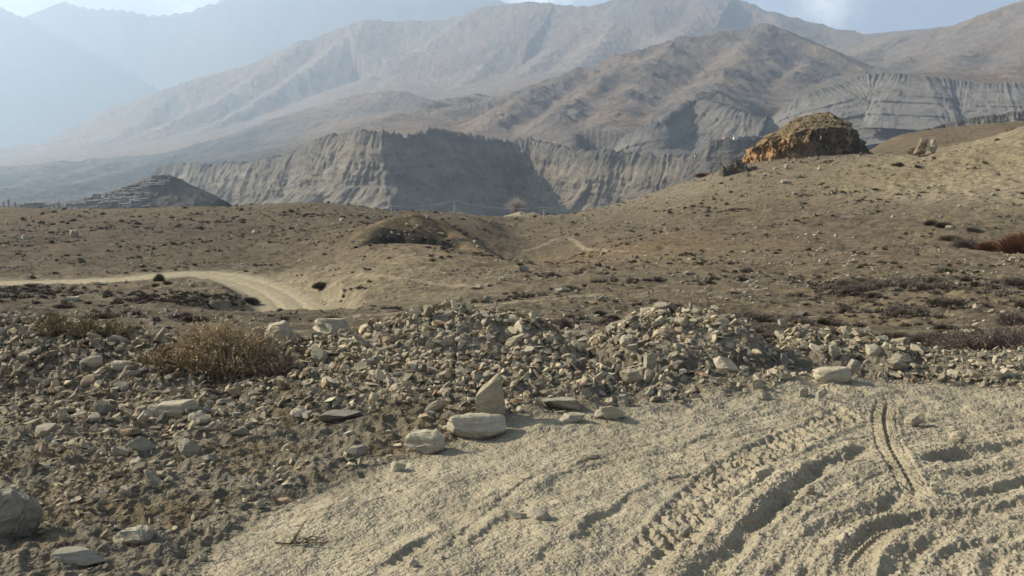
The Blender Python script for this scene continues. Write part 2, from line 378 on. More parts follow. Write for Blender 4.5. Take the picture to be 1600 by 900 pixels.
def zground(x, y, fine=True):
    x = np.asarray(x, float); y = np.asarray(y, float)
    sh = np.broadcast(x, y).shape; x = np.broadcast_to(x, sh).ravel(); y = np.broadcast_to(y, sh).ravel()
    r = np.hypot(x, y)
    z = np.zeros(x.shape)
    # --- middle distance
    far = (r > 13)
    w = sstep(14, 27, r)*sstep(-.25, .35, y/np.maximum(r, .1))
    w = np.where(y < -5, 0, w)
    if far.any():
        xf, yf, rf = x[far], y[far], r[far]
        zm = MIDF(xf, yf)
        amp = sstep(14, 60, rf)*(1-.5*sstep(300, 600, rf))
        zm = zm+amp*(.50*fbm(xf/26, yf/26, 21, 3)+.42*fbm(xf/7, yf/7, 22, 3)+.30*ridged(xf/3.2, yf/3.2, 23, 4, .6)*np.clip(.6+.9*fbm(xf/20, yf/20, 24, 2), .15, 1.5)+.15*fbm(xf/1.3, yf/1.3, 25, 3))
        sc_ = np.exp(-((xf-P(1560, 270, 185)[0])/26)**2-((yf-186)/46)**2); zm = zm+sc_*(.75*ridged(xf/5.5+.3*fbm(xf/6, yf/6, 26, 2), yf/13, 27, 3)+.25*fbm(xf/1.8, yf/1.8, 28, 3))
        hc_ = P(815, 380, 160); zm = zm-3.2*np.exp(-((xf-hc_[0])/11)**2-((yf-hc_[1])/34)**2)
        # the knob on the mound with its steep dark face, the pair of earth heaps, the scarp at the right
        zm = np.maximum(zm, seg_eval(xf, yf, KNOB, .70, 1.6)+.15*fbm(xf/2.5, yf/2.5, 31, 3))
        kd = KC[1]+1.2-.045*(xf-KC[0])**2+.8*fbm(xf/2.5, yf/2.5, 32, 2)-yf; cut = 1.9*sstep(0, 1.1, kd)*sstep(8, 1.8, kd)*sstep(6.6, 3.6, np.abs(xf-KC[0]))
        zm = zm-cut
        for hp in EARTH: zm = np.maximum(zm, seg_eval(xf, yf, hp, .55, .8)+.12*fbm(xf/1.5, yf/1.5, 33, 3))
        # road bench
        sd, arc, fd = polyline_sd(xf, yf, ROAD[:, :2])
        zr = np.interp(arc, ROADS, ROAD[:, 2])
        k = np.abs(sd)
        zm = zm+(zr-zm)*sstep(5.0, 2.6, k)+sstep(5.2, 2.3, k)*(-.10*np.exp(-((k-1.0)/.35)**2)+.03*fbm(xf*1.2, yf*1.2, 41, 2))
    nb = near_base(x, y)
    if far.any():
        z = nb.copy(); wf = w[far]; z[far] = nb[far]*(1-wf)+zm*wf
    else: z = nb
    # --- foreground
    ne = (r < 22) & (y > 0)
    if ne.any():
        xn, yn = x[ne], y[ne]
        wx = xn+.10*fbm(xn*2.2, yn*2.2, 51, 3); wy = yn+.10*fbm(xn*2.2, yn*2.2, 52, 3)
        zn = z[ne]
        lump = .05*fbm(xn*3, yn*3, 53, 3)
        zn = smax(zn, seg_eval(wx, wy, BERM, .36, .35)+lump, .08)
        apron = np.maximum(seg_eval(wx, wy, HEAPA, .30, .3)*.55, seg_eval(wx, wy, HEAPB, .30, .3)*.55)
        zn = smax(zn, apron+lump-3*sstep(8.2, 9.4, yn), .06)
        zn = smax(zn, seg_eval(wx, wy, HEAPA, .82, .20)+lump, .05)
        zn = smax(zn, seg_eval(wx, wy, HEAPB, .82, .20)+lump, .05)
        zn = smax(zn, seg_eval(wx, wy, HEAPC, .60, .22)+lump, .06)
        e = in_poly(xn, yn, DUST_EDGE)
        rub = sstep(-.05, .25, e+.12*fbm(xn*2, yn*2, 54, 3))
        zn = zn+rub*(.055*fbm(xn*4.5, yn*4.5, 55, 3)+.03*fbm(xn*13, yn*13, 56, 2))
        if fine:
            dust = 1-rub
            zn = zn+dust*(.012*fbm(xn*4, yn*4, 57, 3)+.0035*fbm(xn*24, yn*24, 58, 3))
            rough = sstep(.1, 1.7, xn-.25*(yn-5)+.5*fbm(xn, yn, 59, 2))*dust
            cl = fbm(xn*13, yn*13, 60, 4, .6)
            zn = zn+rough*(.016*np.maximum(cl-.05, 0)+.004*fbm(xn*38, yn*38, 61, 2))
            # striations swept round by the wheels
            rho = np.hypot(xn-4.9, yn-2.6); sw = np.arctan2(yn-2.6, xn-4.9)*4.5
            zn = zn+rough*(.016*ridged(rho*7.5+.4*fbm(xn*1.5, yn*1.5, 62, 2), sw*.8, 63, 3)+.007*fbm(rho*26, sw*7, 64, 2))
            for L, up, dn, wd in RUTS:
                lo = L.min(0)-.7; hi = L.max(0)+.7
                m = (xn > lo[0]) & (xn < hi[0]) & (yn > lo[1]) & (yn < hi[1])
                if not m.any(): continue
                xx, yy = xn[m], yn[m]
                jx = .05*fbm(xx*3.3, yy*3.3, 71, 3)+.016*fbm(xx*16, yy*16, 72, 2)
                sd, arc, fd = polyline_sd(xx, yy, L); sd = sd+jx
                md = fd*np.clip(.50+.55*fbm(arc*1.6, arc*0+.5+up*90, 73, 2), .12, 1.0)*RUT
                prof = up*np.where(sd < 0, np.exp(-(sd/(1.5*wd))**2), np.exp(-(sd/(.42*wd))**2))-dn*np.exp(-((sd-1.15*wd)/(.75*wd))**2)
                crumb = 1+.8*fbm(xx*18, yy*18, 74, 4, .6)
                zn[m] += md*prof*crumb*dust[m]
                zn[m] += md*dust[m]*.010*np.sin(arc*2*math.pi/.055)*np.exp(-((sd-1.2*wd)/(.9*wd))**2)*np.clip(.3+fbm(arc*1.3, sd*3, 75, 2)*1.5, 0, 1)
            for L, wd, kind in ((TREAD_A, .145, 'a'), (TREAD_B, .082, 'b'), (TREAD_C, .085, 'c'), (TREAD_D, .05, 'd')):
                lo = L.min(0)-.5; hi = L.max(0)+.5
                m = (xn > lo[0]) & (xn < hi[0]) & (yn > lo[1]) & (yn < hi[1])
                if not m.any(): continue
                xx, yy = xn[m], yn[m]
                sd, arc, fd = polyline_sd(xx, yy, L)
                q = np.clip(1-(np.abs(sd)/wd)**6, 0, 1)*fd
                if kind == 'b':
                    lug = np.sin(2*math.pi*(arc*.95+sd*1.7)/.088+np.where(sd > 0, 1.6, 0))
                    groove = np.exp(-((np.abs(sd)-.008)/.012)**2)
                    tr = -.024+.034*sstep(-.35, .35, lug)*sstep(.006, .016, np.abs(sd))*sstep(.080, .066, np.abs(sd))
                    rim = .008*np.exp(-((np.abs(sd)-wd*1.15)/.02)**2)*fd
                elif kind == 'c':
                    lug = np.sin(2*math.pi*(arc+.25*np.abs(sd))/.046)
                    tr = -.022+.010*np.tanh(lug*2)+.016*np.exp(-((sd+.022)/.009)**2)
                    rim = .012*np.exp(-((np.abs(sd)-wd*1.2)/.025)**2)*fd
                elif kind == 'd':
                    lug = np.sin(2*math.pi*arc/.042); tr = -.012+.009*np.tanh(lug*2); rim = 0
                else:
                    ln = .75*np.sin(2*math.pi*(arc+.8*sd+.10*fbm(xx*4.5, yy*4.5, 76, 3))/.10)+1.5*fbm(xx*13, yy*17, 79, 3)
                    br = np.clip(.8+.9*fbm(xx*7, yy*7, 77, 2), .2, 1.5)
                    tr = (-.004+.017*np.tanh(ln*2)*br)+.014*fbm(xx*28, yy*28, 78, 2)
                    rim = .014*np.exp(-((np.abs(sd)-wd*1.1)/.03)**2)*fd
                old = zn[m]
                if kind in 'bc':
                    base = .35*old+.65*np.mean(old)*0+.65*(.01)
                    old = old+(base-old)*q*.9
                zn[m] = old+q*tr+rim
        z[ne] = zn
    return z.reshape(sh)

# features used above
KNOB = px([(596, 348, 126), (615, 338, 128), (645, 333, 129), (678, 341, 130), (705, 360, 128), (735, 384, 120), (768, 401, 113), (797, 413, 106)])
KC = P(650, 352, 122.0)
RUT = .85
EARTH = [px([(792, 336, 245), (812, 330, 245)]), px([(822, 333, 240), (834, 332, 240)]), px([(665, 332, 262), (720, 331, 262)])]
ROAD = np.array([P(u, v, Y) for u, v, Y in ((-320, 446, 96), (-120, 445, 97), (0, 443, 98), (100, 441.5, 98.5), (190, 437, 99.5), (250, 430.5, 101), (300, 427, 103), (345, 430, 102), (385, 439, 98.5), (420, 452, 93.5), (446, 468, 87.5), (460, 485, 82), (466, 505, 76), (460, 530, 69), (440, 560, 61))])
ROAD = smooth_line(ROAD)
ROADS = np.concatenate([[0], np.cumsum(np.hypot(*np.diff(ROAD[:, :2], axis=0).T))])
def ground_hit(u, v, rmin=2.0, rmax=600, n=300):
    """the point of the ground that the photo shows at pixel u, v"""
    dx, dy, dz = ray(u, v); hn = math.hypot(dx, dy)
    t = np.geomspace(rmin, rmax, n)/hn
    for k_ in range(3):
        f = H+dz*t-zground(dx*t, dy*t, k_ > 0)
        k = int(np.argmax(f < 0)) if (f < 0).any() else len(t)-1
        t = np.linspace(t[max(k-1, 0)], t[k], 26)
    b = t[-1] if k_ < 0 else .5*(t[0]+t[-1])
    return Vector((dx*b, dy*b, float(zground(np.array([dx*b]), np.array([dy*b]))[0])))

PATHS = [  # faint footpaths, as (u, v) along the ground
 [(520, 497), (600, 490), (700, 481), (780, 477), (850, 467), (920, 462), (1000, 459), (1100, 455), (1200, 452)],
 [(560, 428), (620, 436), (700, 446), (760, 452)],
 [(820, 392), (870, 372), (900, 372), (960, 395), (1010, 392)],
]
# ------------------------------------------------------------------ ground meshes
def blob(x, y, u, v, Y, rx, ry):
    c = P(u, v, Y); return np.exp(-(((x-c[0])/rx)**2+((y-c[1])/ry)**2))

def ground_colour(x, y, z):
    r = np.hypot(x, y)
    n1 = fbm(x/9, y/9, 81, 4); n2 = fbm(x/2.2, y/2.2, 82, 3); n3 = fbm(x/38, y/38, 83, 3)
    c = np.array((.146, .112, .067))[None]*np.ones((len(x), 1))
    def over(w, col):
        nonlocal c
        w = np.clip(w, 0, 1)[:, None]; c = c*(1-w)+np.array(col)*w
    over(sstep(0, .5, n3)*.5, (.185, .140, .080))
    over(sstep(.05, .45, n1+.4*n2)*.65, (.078, .061, .042)); over(sstep(.15, .5, fbm(x/4.5, y/3, 84, 4))*.6, (.07, .056, .041)); over(sstep(.2, .5, fbm(x/3.1, y/2.4, 85, 4))*.45, (.20, .175, .13))
    # left hill darker and redder; mound slope paler; basin tan; scree
    over(blob(x, y, 200, 370, 150, 60, 60)*.9*(.8+.5*n1), (.086, .065, .042))
    over(blob(x, y, 150, 470, 66, 26, 22)*.8*(.8+.4*n1), (.085, .065, .045))
    over(blob(x, y, 560, 430, 88, 13, 22)*.95, (.225, .183, .112))
    over(blob(x, y, 620, 455, 74, 16, 16)*.6, (.175, .14, .085))
    over(blob(x, y, 890, 385, 125, 20, 28)*.8, (.175, .115, .056))
    over(blob(x, y, 1150, 400, 105, 40, 22)*.5, (.19, .145, .085))
    over(sstep(.0, .5, blob(x, y, 1600, 270, 185, 28, 48)*(1+.35*n1))*.9*(.85+.6*n2[:]), (.275, .226, .14))
    over(blob(x, y, 1400, 270, 205, 40, 22)*.8, (.19, .15, .085))
    over(blob(x, y, 1060, 300, 245, 24, 26)*.8, (.205, .17, .11))
    over(blob(x, y, 800, 332, 245, 9, 9)*.9, (.30, .255, .175))
    over(blob(x, y, 700, 331, 262, 9, 5)*.8, (.30, .245, .16))
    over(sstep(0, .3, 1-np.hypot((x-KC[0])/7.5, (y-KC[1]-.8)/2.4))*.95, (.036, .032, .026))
    over(sstep(22, 60, r)*0, (.1, .1, .1))
    over(blob(x, y, 1480, 205, 335, 70, 32)*.9, (.135, .102, .06))
    # pale verge right of the rubble
    over(blob(x, y, 1590, 536, 27, 3.5, 1.2), (.33, .28, .19))
    # foreground
    ne = r < 24
    e = in_poly(x, y, DUST_EDGE)
    rub = sstep(-.12, .25, e+.18*fbm(x*2, y*2, 54, 3))
    fg = sstep(15, 11.5, r)
    dusty = np.array((.325, .276, .186)); gravel = np.array((.165, .142, .098)); brown = np.array((.145, .11, .062))
    lf = sstep(.8, -1.2, x-.0*y)
    grass = np.clip(sstep(.0, .35, fbm(x*1.1, y*1.1, 91, 3)+.35*np.exp(-((x+1.5)/1.1)**2-((y-6.6)/1.0)**2)-.12), 0, 1)*lf
    gcol = gravel*(1-grass[:, None]*.75)+brown*grass[:, None]*.75
    fine = (fbm(x*3, y*3, 92, 3)+.9*fbm(x*.9, y*1.1, 96, 3))[:, None]
    hp = (sstep(.10, .30, z)*sstep(-1.9, -1.2, x)*.8)[:, None]; gcol = gcol*(1-hp)+np.array((.27, .232, .162))*hp
    fcol = dusty*(1+.14*fine)*(1-rub[:, None])+gcol*(1+.2*fine)*rub[:, None]
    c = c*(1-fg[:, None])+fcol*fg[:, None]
    # road and paths
    rd = np.zeros(len(x)); pt = np.zeros(len(x))
    m = (r > 40) & (r < 130) & (x < 5)
    if m.any():
        sd, arc, fd = polyline_sd(x[m], y[m], ROAD[:, :2]); k = np.abs(sd)
        wob = .5*fbm(x[m]/2, y[m]/2, 93, 3)
        rd[m] = sstep(3.0, 2.2, k+wob)
        edge = sstep(5.5, 2.4, k+1.5*wob)*.7
        cm = c[m]; cm = cm*(1-edge[:, None])+np.array((.27, .225, .145))*edge[:, None]
        wheel = (np.exp(-((k-1.0)/.4)**2)*.5+.15*fbm(arc/3, sd*1.5, 94, 3))[:, None]
        rc = np.array((.36, .30, .19))*(1+.22*wheel); q = rd[m][:, None]
        c[m] = cm*(1-q)+rc*q
    for pl in PATHG:
        lo = pl.min(0)-4; hi = pl.max(0)+4
        m = (x > lo[0]) & (x < hi[0]) & (y > lo[1]) & (y < hi[1])
        if m.any():
            sd, arc, fd = polyline_sd(x[m], y[m], pl)
            w = sstep(.55, .25, np.abs(sd)+.3*fbm(x[m]/1.5, y[m]/1.5, 95, 2))*fd
            pt[m] = np.maximum(pt[m], w); w = (w*.75)[:, None]
            c[m] = c[m]*(1-w)+np.array((.29, .235, .15))*w
    return np.clip(c, .02, .6), rub*fg+0*r, rd, pt, fg*(1-rub)

PATHG = [smooth_line(np.array([ground_hit(u, v)[:2] for u, v in l])) for l in PATHS]
SOIL = mat_ground()

def polar(az, rr):
    A, R = np.meshgrid(az, rr)
    return (R*np.sin(A)).ravel(), (R*np.cos(A)).ravel()

def build_ground():
    dense = np.radians(np.arange(-29.5, 29.501, .043))
    side = np.radians(np.concatenate([np.geomspace(30.3, 180, 46)]))
    azn = np.concatenate([-side[::-1], dense, side])
    rr = [.25, .8, 1.5, 2.3, 3, 3.5, 3.8, 3.95]
    while rr[-1] < 14.3: rr.append(rr[-1]+min(.034, max(.006, rr[-1]**2/2700)))
    rr = np.array(rr)
    x, y = polar(azn, rr); z = zground(x, y)
    c, rub, rd, pt, dust = ground_colour(x, y, z)
    msk = np.stack([0*rub, rub, dust], 1)
    V = np.stack([x, y, z], 1); Fq = grid_faces(len(rr), len(azn))
    dw = dust[Fq[:, 0]] > .5
    r0 = np.hypot(x, y)[Fq[:, 0]]
    tr = dw & (r0 < 13)
    attrs = {'col': c, 'msk': msk}
    for nm, keep in (('dirt_track', tr), ('rubble_ground', ~tr)):
        v, f, a = submesh(V, Fq, keep, attrs)
        o = mesh_np(nm, v, f, SOIL, a); tag(o, kind='structure')
    # middle distance
    dense = np.radians(np.arange(-31, 31.001, .062))
    side = np.radians(np.geomspace(31.5, 180, 40))
    azm = np.concatenate([-side[::-1], dense, side])
    rr = [14.3]
    while rr[-1] < 1150: rr.append(rr[-1]*(1.0048 if rr[-1] < 360 else 1.025))
    rr = np.array(rr)
    x, y = polar(azm, rr); z = zground(x, y)
    c, rub, rd, pt, dust = ground_colour(x, y, z)
    r = np.hypot(x, y)
    msk = np.stack([sstep(18, 40, r)*(1-np.maximum(rd, pt)), 0*rub, 0*rub], 1)
    V = np.stack([x, y, z], 1); Fq = grid_faces(len(rr), len(azm))
    rdm = rd[Fq].mean(1) > .5; ptm = (pt[Fq].mean(1) > .45) & ~rdm
    attrs = {'col': c, 'msk': msk}
    for nm, keep in (('dirt_road', rdm), ('footpath', ptm), ('ground', ~rdm & ~ptm)):
        if keep.any():
            v, f, a = submesh(V, Fq, keep, attrs)
            o = mesh_np(nm, v, f, SOIL, a); tag(o, kind='structure')
build_ground()
# ------------------------------------------------------------------ canyon wall, mountains, far range
def pz(l, k=1.0): return np.array([P(q[0], q[1], q[2]*k) for q in l])
DIST = {'brown_mountain': .84, 'right_mountain': .84}

# ridges of the mountains: (name of the mountain, polyline (u, v, distance), flank slope, rib wavelength, rib strength)
RIDGES = [
 # brown front mountain
 ('brown_mountain', [(625, 200, 3100), (660, 186, 3200), (720, 168, 3400), (790, 150, 3500), (850, 130, 3600), (905, 112, 3700), (925, 108, 3700), (960, 92, 3750), (1000, 86, 3800), (1060, 65, 3850), (1110, 53, 3900), (1160, 50, 3950), (1190, 40, 4000), (1225, 62, 4050), (1260, 74, 4050), (1295, 95, 4100), (1330, 112, 4150)], .52, 170, .5),
 ('brown_mountain', [(1190, 40, 4000), (1165, 75, 3600), (1140, 110, 3200), (1105, 150, 2500)], .55, 150, .4),
 ('brown_mountain', [(1000, 86, 3800), (950, 125, 3300), (905, 160, 2900), (880, 190, 2500)], .58, 140, .5),
 ('brown_mountain', [(905, 112, 3700), (850, 140, 3300), (800, 168, 3000), (770, 195, 2700)], .58, 140, .5),
 ('brown_mountain', [(1060, 65, 3850), (1020, 105, 3400), (985, 150, 2900), (960, 190, 2400)], .42, 150, .4),
 ('brown_mountain', [(1245, 82, 3950), (1262, 98, 3500), (1235, 135, 2950)], .66, 120, .4),
 ('brown_mountain', [(1295, 95, 4100), (1340, 118, 3500), (1370, 135, 2900)], .45, 140, .4),
 ('brown_mountain', [(640, 186, 3100), (690, 160, 3600), (740, 150, 4200)], .30, 160, .3),
 # big hazy mountain behind
 ('hazy_mountain', [(-250, 262, 6600), (0, 241, 6800), (60, 232, 7000), (150, 212, 7000), (180, 200, 7000), (230, 168, 7200), (280, 135, 7300), (330, 119, 7400), (380, 104, 7500), (430, 90, 7600), (470, 68, 7800), (500, 58, 7900), (540, 42, 8000), (570, 33, 8000), (620, 36, 8000), (680, 34, 8000), (722, 29, 7900), (760, 11, 7800), (800, 8, 7700), (830, 5, 7600), (870, 9, 7600), (920, 12, 7500), (960, 2, 7500), (1000, -6, 7500), (1060, -4, 7500), (1100, -9, 7500), (1150, -2, 7500), (1180, 10, 7400), (1210, 22, 7300), (1250, 31, 7200), (1300, 45, 7000), (1350, 57, 6800), (1420, 66, 6600)], .55, 330, .55),
 ('hazy_mountain', [(570, 33, 8000), (530, 70, 7600), (480, 110, 7100), (420, 150, 6600), (340, 195, 6000)], .66, 300, .6),
 ('hazy_mountain', [(470, 68, 7800), (400, 125, 7100), (320, 170, 6600), (250, 205, 6200)], .45, 300, .5),
 ('hazy_mountain', [(740, 22, 7800), (722, 60, 7400), (690, 100, 6900), (655, 135, 6300), (640, 150, 5800)], .80, 260, .55),
 ('hazy_mountain', [(680, 34, 8000), (630, 80, 7500), (590, 115, 7000), (560, 140, 6400)], .64, 260, .6),
 ('hazy_mountain', [(830, 5, 7600), (800, 55, 7100), (765, 92, 6500), (735, 125, 5900), (700, 150, 5300)], .62, 260, .5),
 ('hazy_mountain', [(920, 12, 7500), (880, 60, 6900), (850, 95, 6200), (800, 130, 5500)], .46, 260, .5),
 ('hazy_mountain', [(1000, -6, 7500), (960, 40, 6900), (930, 80, 6200), (905, 105, 5400)], .46, 260, .5),
 ('hazy_mountain', [(1100, -9, 7500), (1085, 35, 6800), (1060, 60, 6000)], .46, 260, .5),
 ('hazy_mountain', [(1210, 22, 7300), (1225, 55, 6500), (1240, 75, 5800)], .46, 240, .5),
 ('hazy_mountain', [(280, 135, 7300), (230, 185, 6800), (170, 222, 6300)], .42, 300, .5),
 # lower hills in the middle
 ('foothill', [(420, 200, 5000), (500, 170, 4700), (560, 152, 4600), (610, 144, 4500), (645, 150, 4500), (690, 168, 4500), (740, 180, 4500)], .36, 200, .35),
 ('foothill', [(610, 144, 4500), (575, 175, 4100), (545, 200, 3700)], .34, 180, .35),
 ('foothill', [(-200, 268, 4300), (0, 262, 4300), (120, 254, 4300), (220, 246, 4200), (280, 238, 4150), (320, 231, 4100), (345, 236, 4050), (385, 250, 3900)], .40, 160, .45),
 ('foothill', [(320, 231, 4100), (240, 258, 3500), (150, 285, 3000), (60, 305, 2500)], .34, 140, .5),
 ('foothill', [(220, 246, 4200), (110, 275, 3500), (0, 298, 2900), (-80, 310, 2600)], .34, 140, .5),
 ('foothill', [(100, 256, 4300), (0, 280, 3700), (-120, 300, 3000)], .34, 140, .5),
 ('foothill', [(520, 222, 2700), (575, 200, 2750), (607, 187, 2750), (640, 203, 2750), (665, 222, 2700)], .46, 110, .3),
 # right mountain
 ('right_mountain', [(1330, 72, 6700), (1390, 57, 6300), (1420, 51, 6000), (1500, 45, 5600), (1530, 31, 5400), (1570, 15, 5200), (1600, 5, 5000), (1700, -25, 4800), (1900, -60, 4600)], .48, 210, .5),
 ('right_mountain', [(1600, 5, 5000), (1560, 50, 4500), (1515, 85, 4000), (1470, 115, 3300), (1440, 125, 2900)], .42, 180, .45),
 ('right_mountain', [(1500, 45, 5600), (1450, 80, 5000), (1400, 105, 4200), (1350, 118, 3500)], .42, 180, .45),
 ('right_mountain', [(1700, -25, 4800), (1660, 50, 4000), (1600, 100, 3200), (1570, 122, 2700)], .42, 180, .45),
 ('right_mountain', [(1420, 51, 6000), (1375, 78, 5300), (1320, 95, 4800)], .40, 180, .4),
 ('right_mountain', [(1480, 100, 3700), (1500, 88, 3900), (1535, 92, 3900), (1560, 108, 3700)], .42, 120, .4),
]
BASEPTS = [  # gently rising slopes under the ridges
 (-300, 330, 1700), (-300, 312, 2600), (-300, 285, 4500), (0, 325, 1700), (0, 318, 2300), (0, 303, 3300), (0, 276, 4600), (0, 248, 6500), (150, 312, 2300), (150, 300, 3000), (150, 266, 4600), (150, 232, 6200),
 (280, 272, 2500), (300, 268, 2900), (300, 256, 4000), (300, 215, 5600), (400, 250, 2300), (420, 232, 3300), (430, 205, 5000), (430, 180, 6200), (480, 236, 2100), (560, 212, 2050), (560, 200, 2700), (560, 185, 3600), (560, 160, 5400), (560, 130, 6600),
 (680, 214, 1950), (690, 200, 2500), (690, 180, 3500), (700, 150, 5200), (800, 226, 1800), (800, 208, 2300), (800, 170, 3400), (800, 130, 5200), (900, 240, 1680), (900, 218, 2100), (900, 195, 2600), (900, 120, 4600),
 (1000, 246, 1650), (1000, 222, 1950), (1000, 190, 2400), (1000, 130, 3500), (1080, 246, 1660), (1100, 160, 2100), (1120, 140, 2700), (1150, 205, 1850), (1150, 150, 2500), (1150, 100, 3500), (1220, 180, 2050), (1250, 140, 2500), (1300, 118, 3200),
 (1350, 120, 2300), (1350, 112, 3200), (1350, 95, 4600), (1350, 75, 6000), (1450, 119, 2300), (1450, 112, 3200), (1450, 90, 4500), (1450, 65, 5600), (1550, 128, 2150), (1550, 112, 2900), (1550, 80, 4200), (1650, 130, 2150), (1800, 130, 2150), (1800, 80, 3600),
]
FARF = Field([tuple(P(*q)) for q in BASEPTS], 2.4)

# the strips of steep eroded rock: edge line (u, v, distance), foot drop (m), lean (m of run), flute size
def arcs(L): return np.concatenate([[0], np.cumsum(np.hypot(*np.diff(L[:, :2], axis=0).T))])
CLIFFS = {
 'canyon_cliff': dict(line=[(250, 268, 2340), (272, 262, 2290), (300, 261, 2200), (350, 261, 2080), (400, 257, 1950), (440, 247, 1840), (480, 238, 1740), (510, 221, 1680), (540, 213, 1600), (575, 211, 1530), (605, 212, 1500), (640, 215, 1540), (665, 210, 1580), (690, 207, 1610), (715, 213, 1650), (745, 219, 1690), (775, 221, 1740), (805, 222, 1760), (830, 224, 1740), (860, 230, 1690), (890, 236, 1640), (925, 240, 1600), (960, 243, 1570), (1000, 246, 1540), (1040, 249, 1510), (1080, 252, 1480), (1110, 254, 1460), (1150, 262, 1440)], drop=150, lean=95, lam=46, amp=20, top=.25, foot=.5),
 'rocky_shoulder': dict(line=[(890, 262, 1960), (930, 246, 1925), (965, 224, 1890), (1000, 205, 1850), (1030, 192, 1820), (1050, 178, 1850), (1070, 164, 1900), (1088, 157, 1920), (1105, 158, 1890), (1125, 165, 1850), (1160, 178, 1800), (1200, 188, 1770)], drop=120, lean=150, lam=36, amp=15, top=.28, foot=.4),
 'grey_badland': dict(line=[(1165, 215, 2150), (1200, 192, 2130), (1230, 168, 2110), (1260, 152, 2090), (1300, 136, 2100), (1335, 123, 2120), (1370, 120, 2110), (1400, 118, 2080), (1450, 122, 2060), (1490, 128, 2060), (1530, 133, 2030), (1570, 133, 2010), (1620, 136, 2000), (1700, 134, 1970), (1850, 130, 1930)], drop=118, lean=230, lam=34, amp=9, top=.40, foot=.35),
 'village_cliff': dict(line=[(1068, 262, 1330), (1085, 250, 1310), (1105, 236, 1290), (1112, 224, 1270), (1140, 223, 1262), (1165, 221, 1262), (1182, 218, 1270), (1200, 214, 1290), (1235, 205, 1320), (1290, 205, 1340)], drop=70, lean=30, lam=24, amp=7, top=.4, foot=.5),
 'low_grey_cliff': dict(line=[(1440, 205, 760), (1475, 196, 760), (1500, 190, 755), (1540, 183, 750), (1580, 177, 745), (1640, 172, 740), (1750, 168, 730)], drop=26, lean=9, lam=9, amp=3.5, top=.3, foot=.5),
}
for c in CLIFFS.values():
    L = pz(c['line']); c['L'] = L
    # resample densely along the edge
    s = arcs(L); n = 260
    q = np.linspace(0, s[-1], n)
    c['D'] = np.stack([np.interp(q, s, L[:, k]) for k in range(3)], 1)

def cliff_radius(az, name):
    L = CLIFFS[name]['D']; a = np.arctan2(L[:, 0], L[:, 1]); r = np.hypot(L[:, 0], L[:, 1]); o = np.argsort(a)
    return np.interp(az, a[o], r[o], left=-1, right=-1)

def cliff_w(az, name):
    L = CLIFFS[name]['D']; a = np.arctan2(L[:, 0], L[:, 1]); e = .004 if name == 'canyon_cliff' else .035
    return sstep(a.min(), a.min()+e, az)*sstep(a.max(), a.max()-e, az)

def zfar(x, y):
    """height of the mountains and the index of the ridge that makes it"""
    r = np.hypot(x, y); az = np.arctan2(x, y)
    wx = x+r*.012*fbm(x/(300+0*x), y/300, 101, 3); wy = y+r*.012*fbm(x/300, y/300, 102, 3)
    base = FARF(x, y)
    for nm in ('canyon_cliff', 'rocky_shoulder', 'grey_badland'):
        rc = cliff_radius(az, nm); zc = None
        base = np.where((rc > 0) & (r < rc+15), base-sstep(rc+15, rc-25, r)*220*cliff_w(az, nm), base)
    cr = np.zeros(x.shape); best = base.copy(); idx = np.full(x.shape, -1, np.int32)
    for i, (nm, L, slope, lam, amp) in enumerate(RIDGES):
        L = pz(L, DIST.get(nm, 1.0)); lam = lam*DIST.get(nm, 1.0); s0 = 0.0
        lo = np.arctan2(L[:, 0], L[:, 1]).min()-.22; hi = np.arctan2(L[:, 0], L[:, 1]).max()+.22
        rl = np.hypot(L[:, 0], L[:, 1]); m = (az > lo) & (az < hi) & (r > rl.min()-1800) & (r < rl.max()+1200)
        if not m.any(): continue
        X, Y, XX, YY = x[m], y[m], wx[m], wy[m]
        bd = np.full(X.shape, 1e9); bz = np.zeros(X.shape); bs = np.zeros(X.shape)
        for a, b in zip(L[:-1], L[1:]):
            d = b[:2]-a[:2]; l = float(np.hypot(*d))
            t = np.clip(((X-a[0])*d[0]+(Y-a[1])*d[1])/(l*l), 0, 1)
            dd = np.hypot(X-a[0]-t*d[0], Y-a[1]-t*d[1]); k = dd < bd
            bd = np.where(k, dd, bd); bz = np.where(k, a[2]+t*(b[2]-a[2]), bz); bs = np.where(k, s0+t*l, bs); s0 += l
        rib = ridged(bs/lam+bd/(9*lam)+.35*fbm(XX/lam/2, YY/lam/2, 111, 2), bd/(5*lam)+i*7.7, 103, 3)
        kk = (.12 if nm == 'hazy_mountain' else .22)*lam; h = bz-.86*slope*(np.sqrt(bd*bd+kk*kk)-kk)*(1+.25*fbm(XX/(3*lam), YY/(3*lam), 104+i, 2))+(.35 if nm == 'hazy_mountain' else 1)*amp*.10*lam*rib*np.clip(bd/lam, .04, 1)
        # rocky teeth on the crest
        crag = np.exp(-bd/(1.1*lam))*sstep(-.1, .25, fbm(XX/(2.2*lam), YY/(2.2*lam), 131, 2)); h = h+.05*lam*fbm(XX/(.30*lam), YY/(.30*lam), 130, 3)*np.exp(-bd/(.8*lam))
        if nm == 'brown_mountain': h = h+crag*16*ridged(XX/75, YY/75, 132, 3); cr[m] = np.maximum(cr[m], crag)
        k = h > best[m]
        bb = best[m]; best[m] = smax(h, bb, .11*lam)
        ii = idx[m]; ii[k] = i; idx[m] = ii
    best = best+np.clip(r/4000, .3, 2)*(11*fbm(x/220, y/220, 105, 5)+8*ridged(x/95, y/95, 106, 4, .6))*sstep(0, 1, np.where(idx < 0, .55, .9))
    for nm in ('canyon_cliff', 'rocky_shoulder', 'grey_badland'):
        rc = cliff_radius(az, nm); w_ = cliff_w(az, nm); best = np.where((rc > 0) & (r < rc+10), np.minimum(best, base)*w_+best*(1-w_), best)
    return best, idx, cr

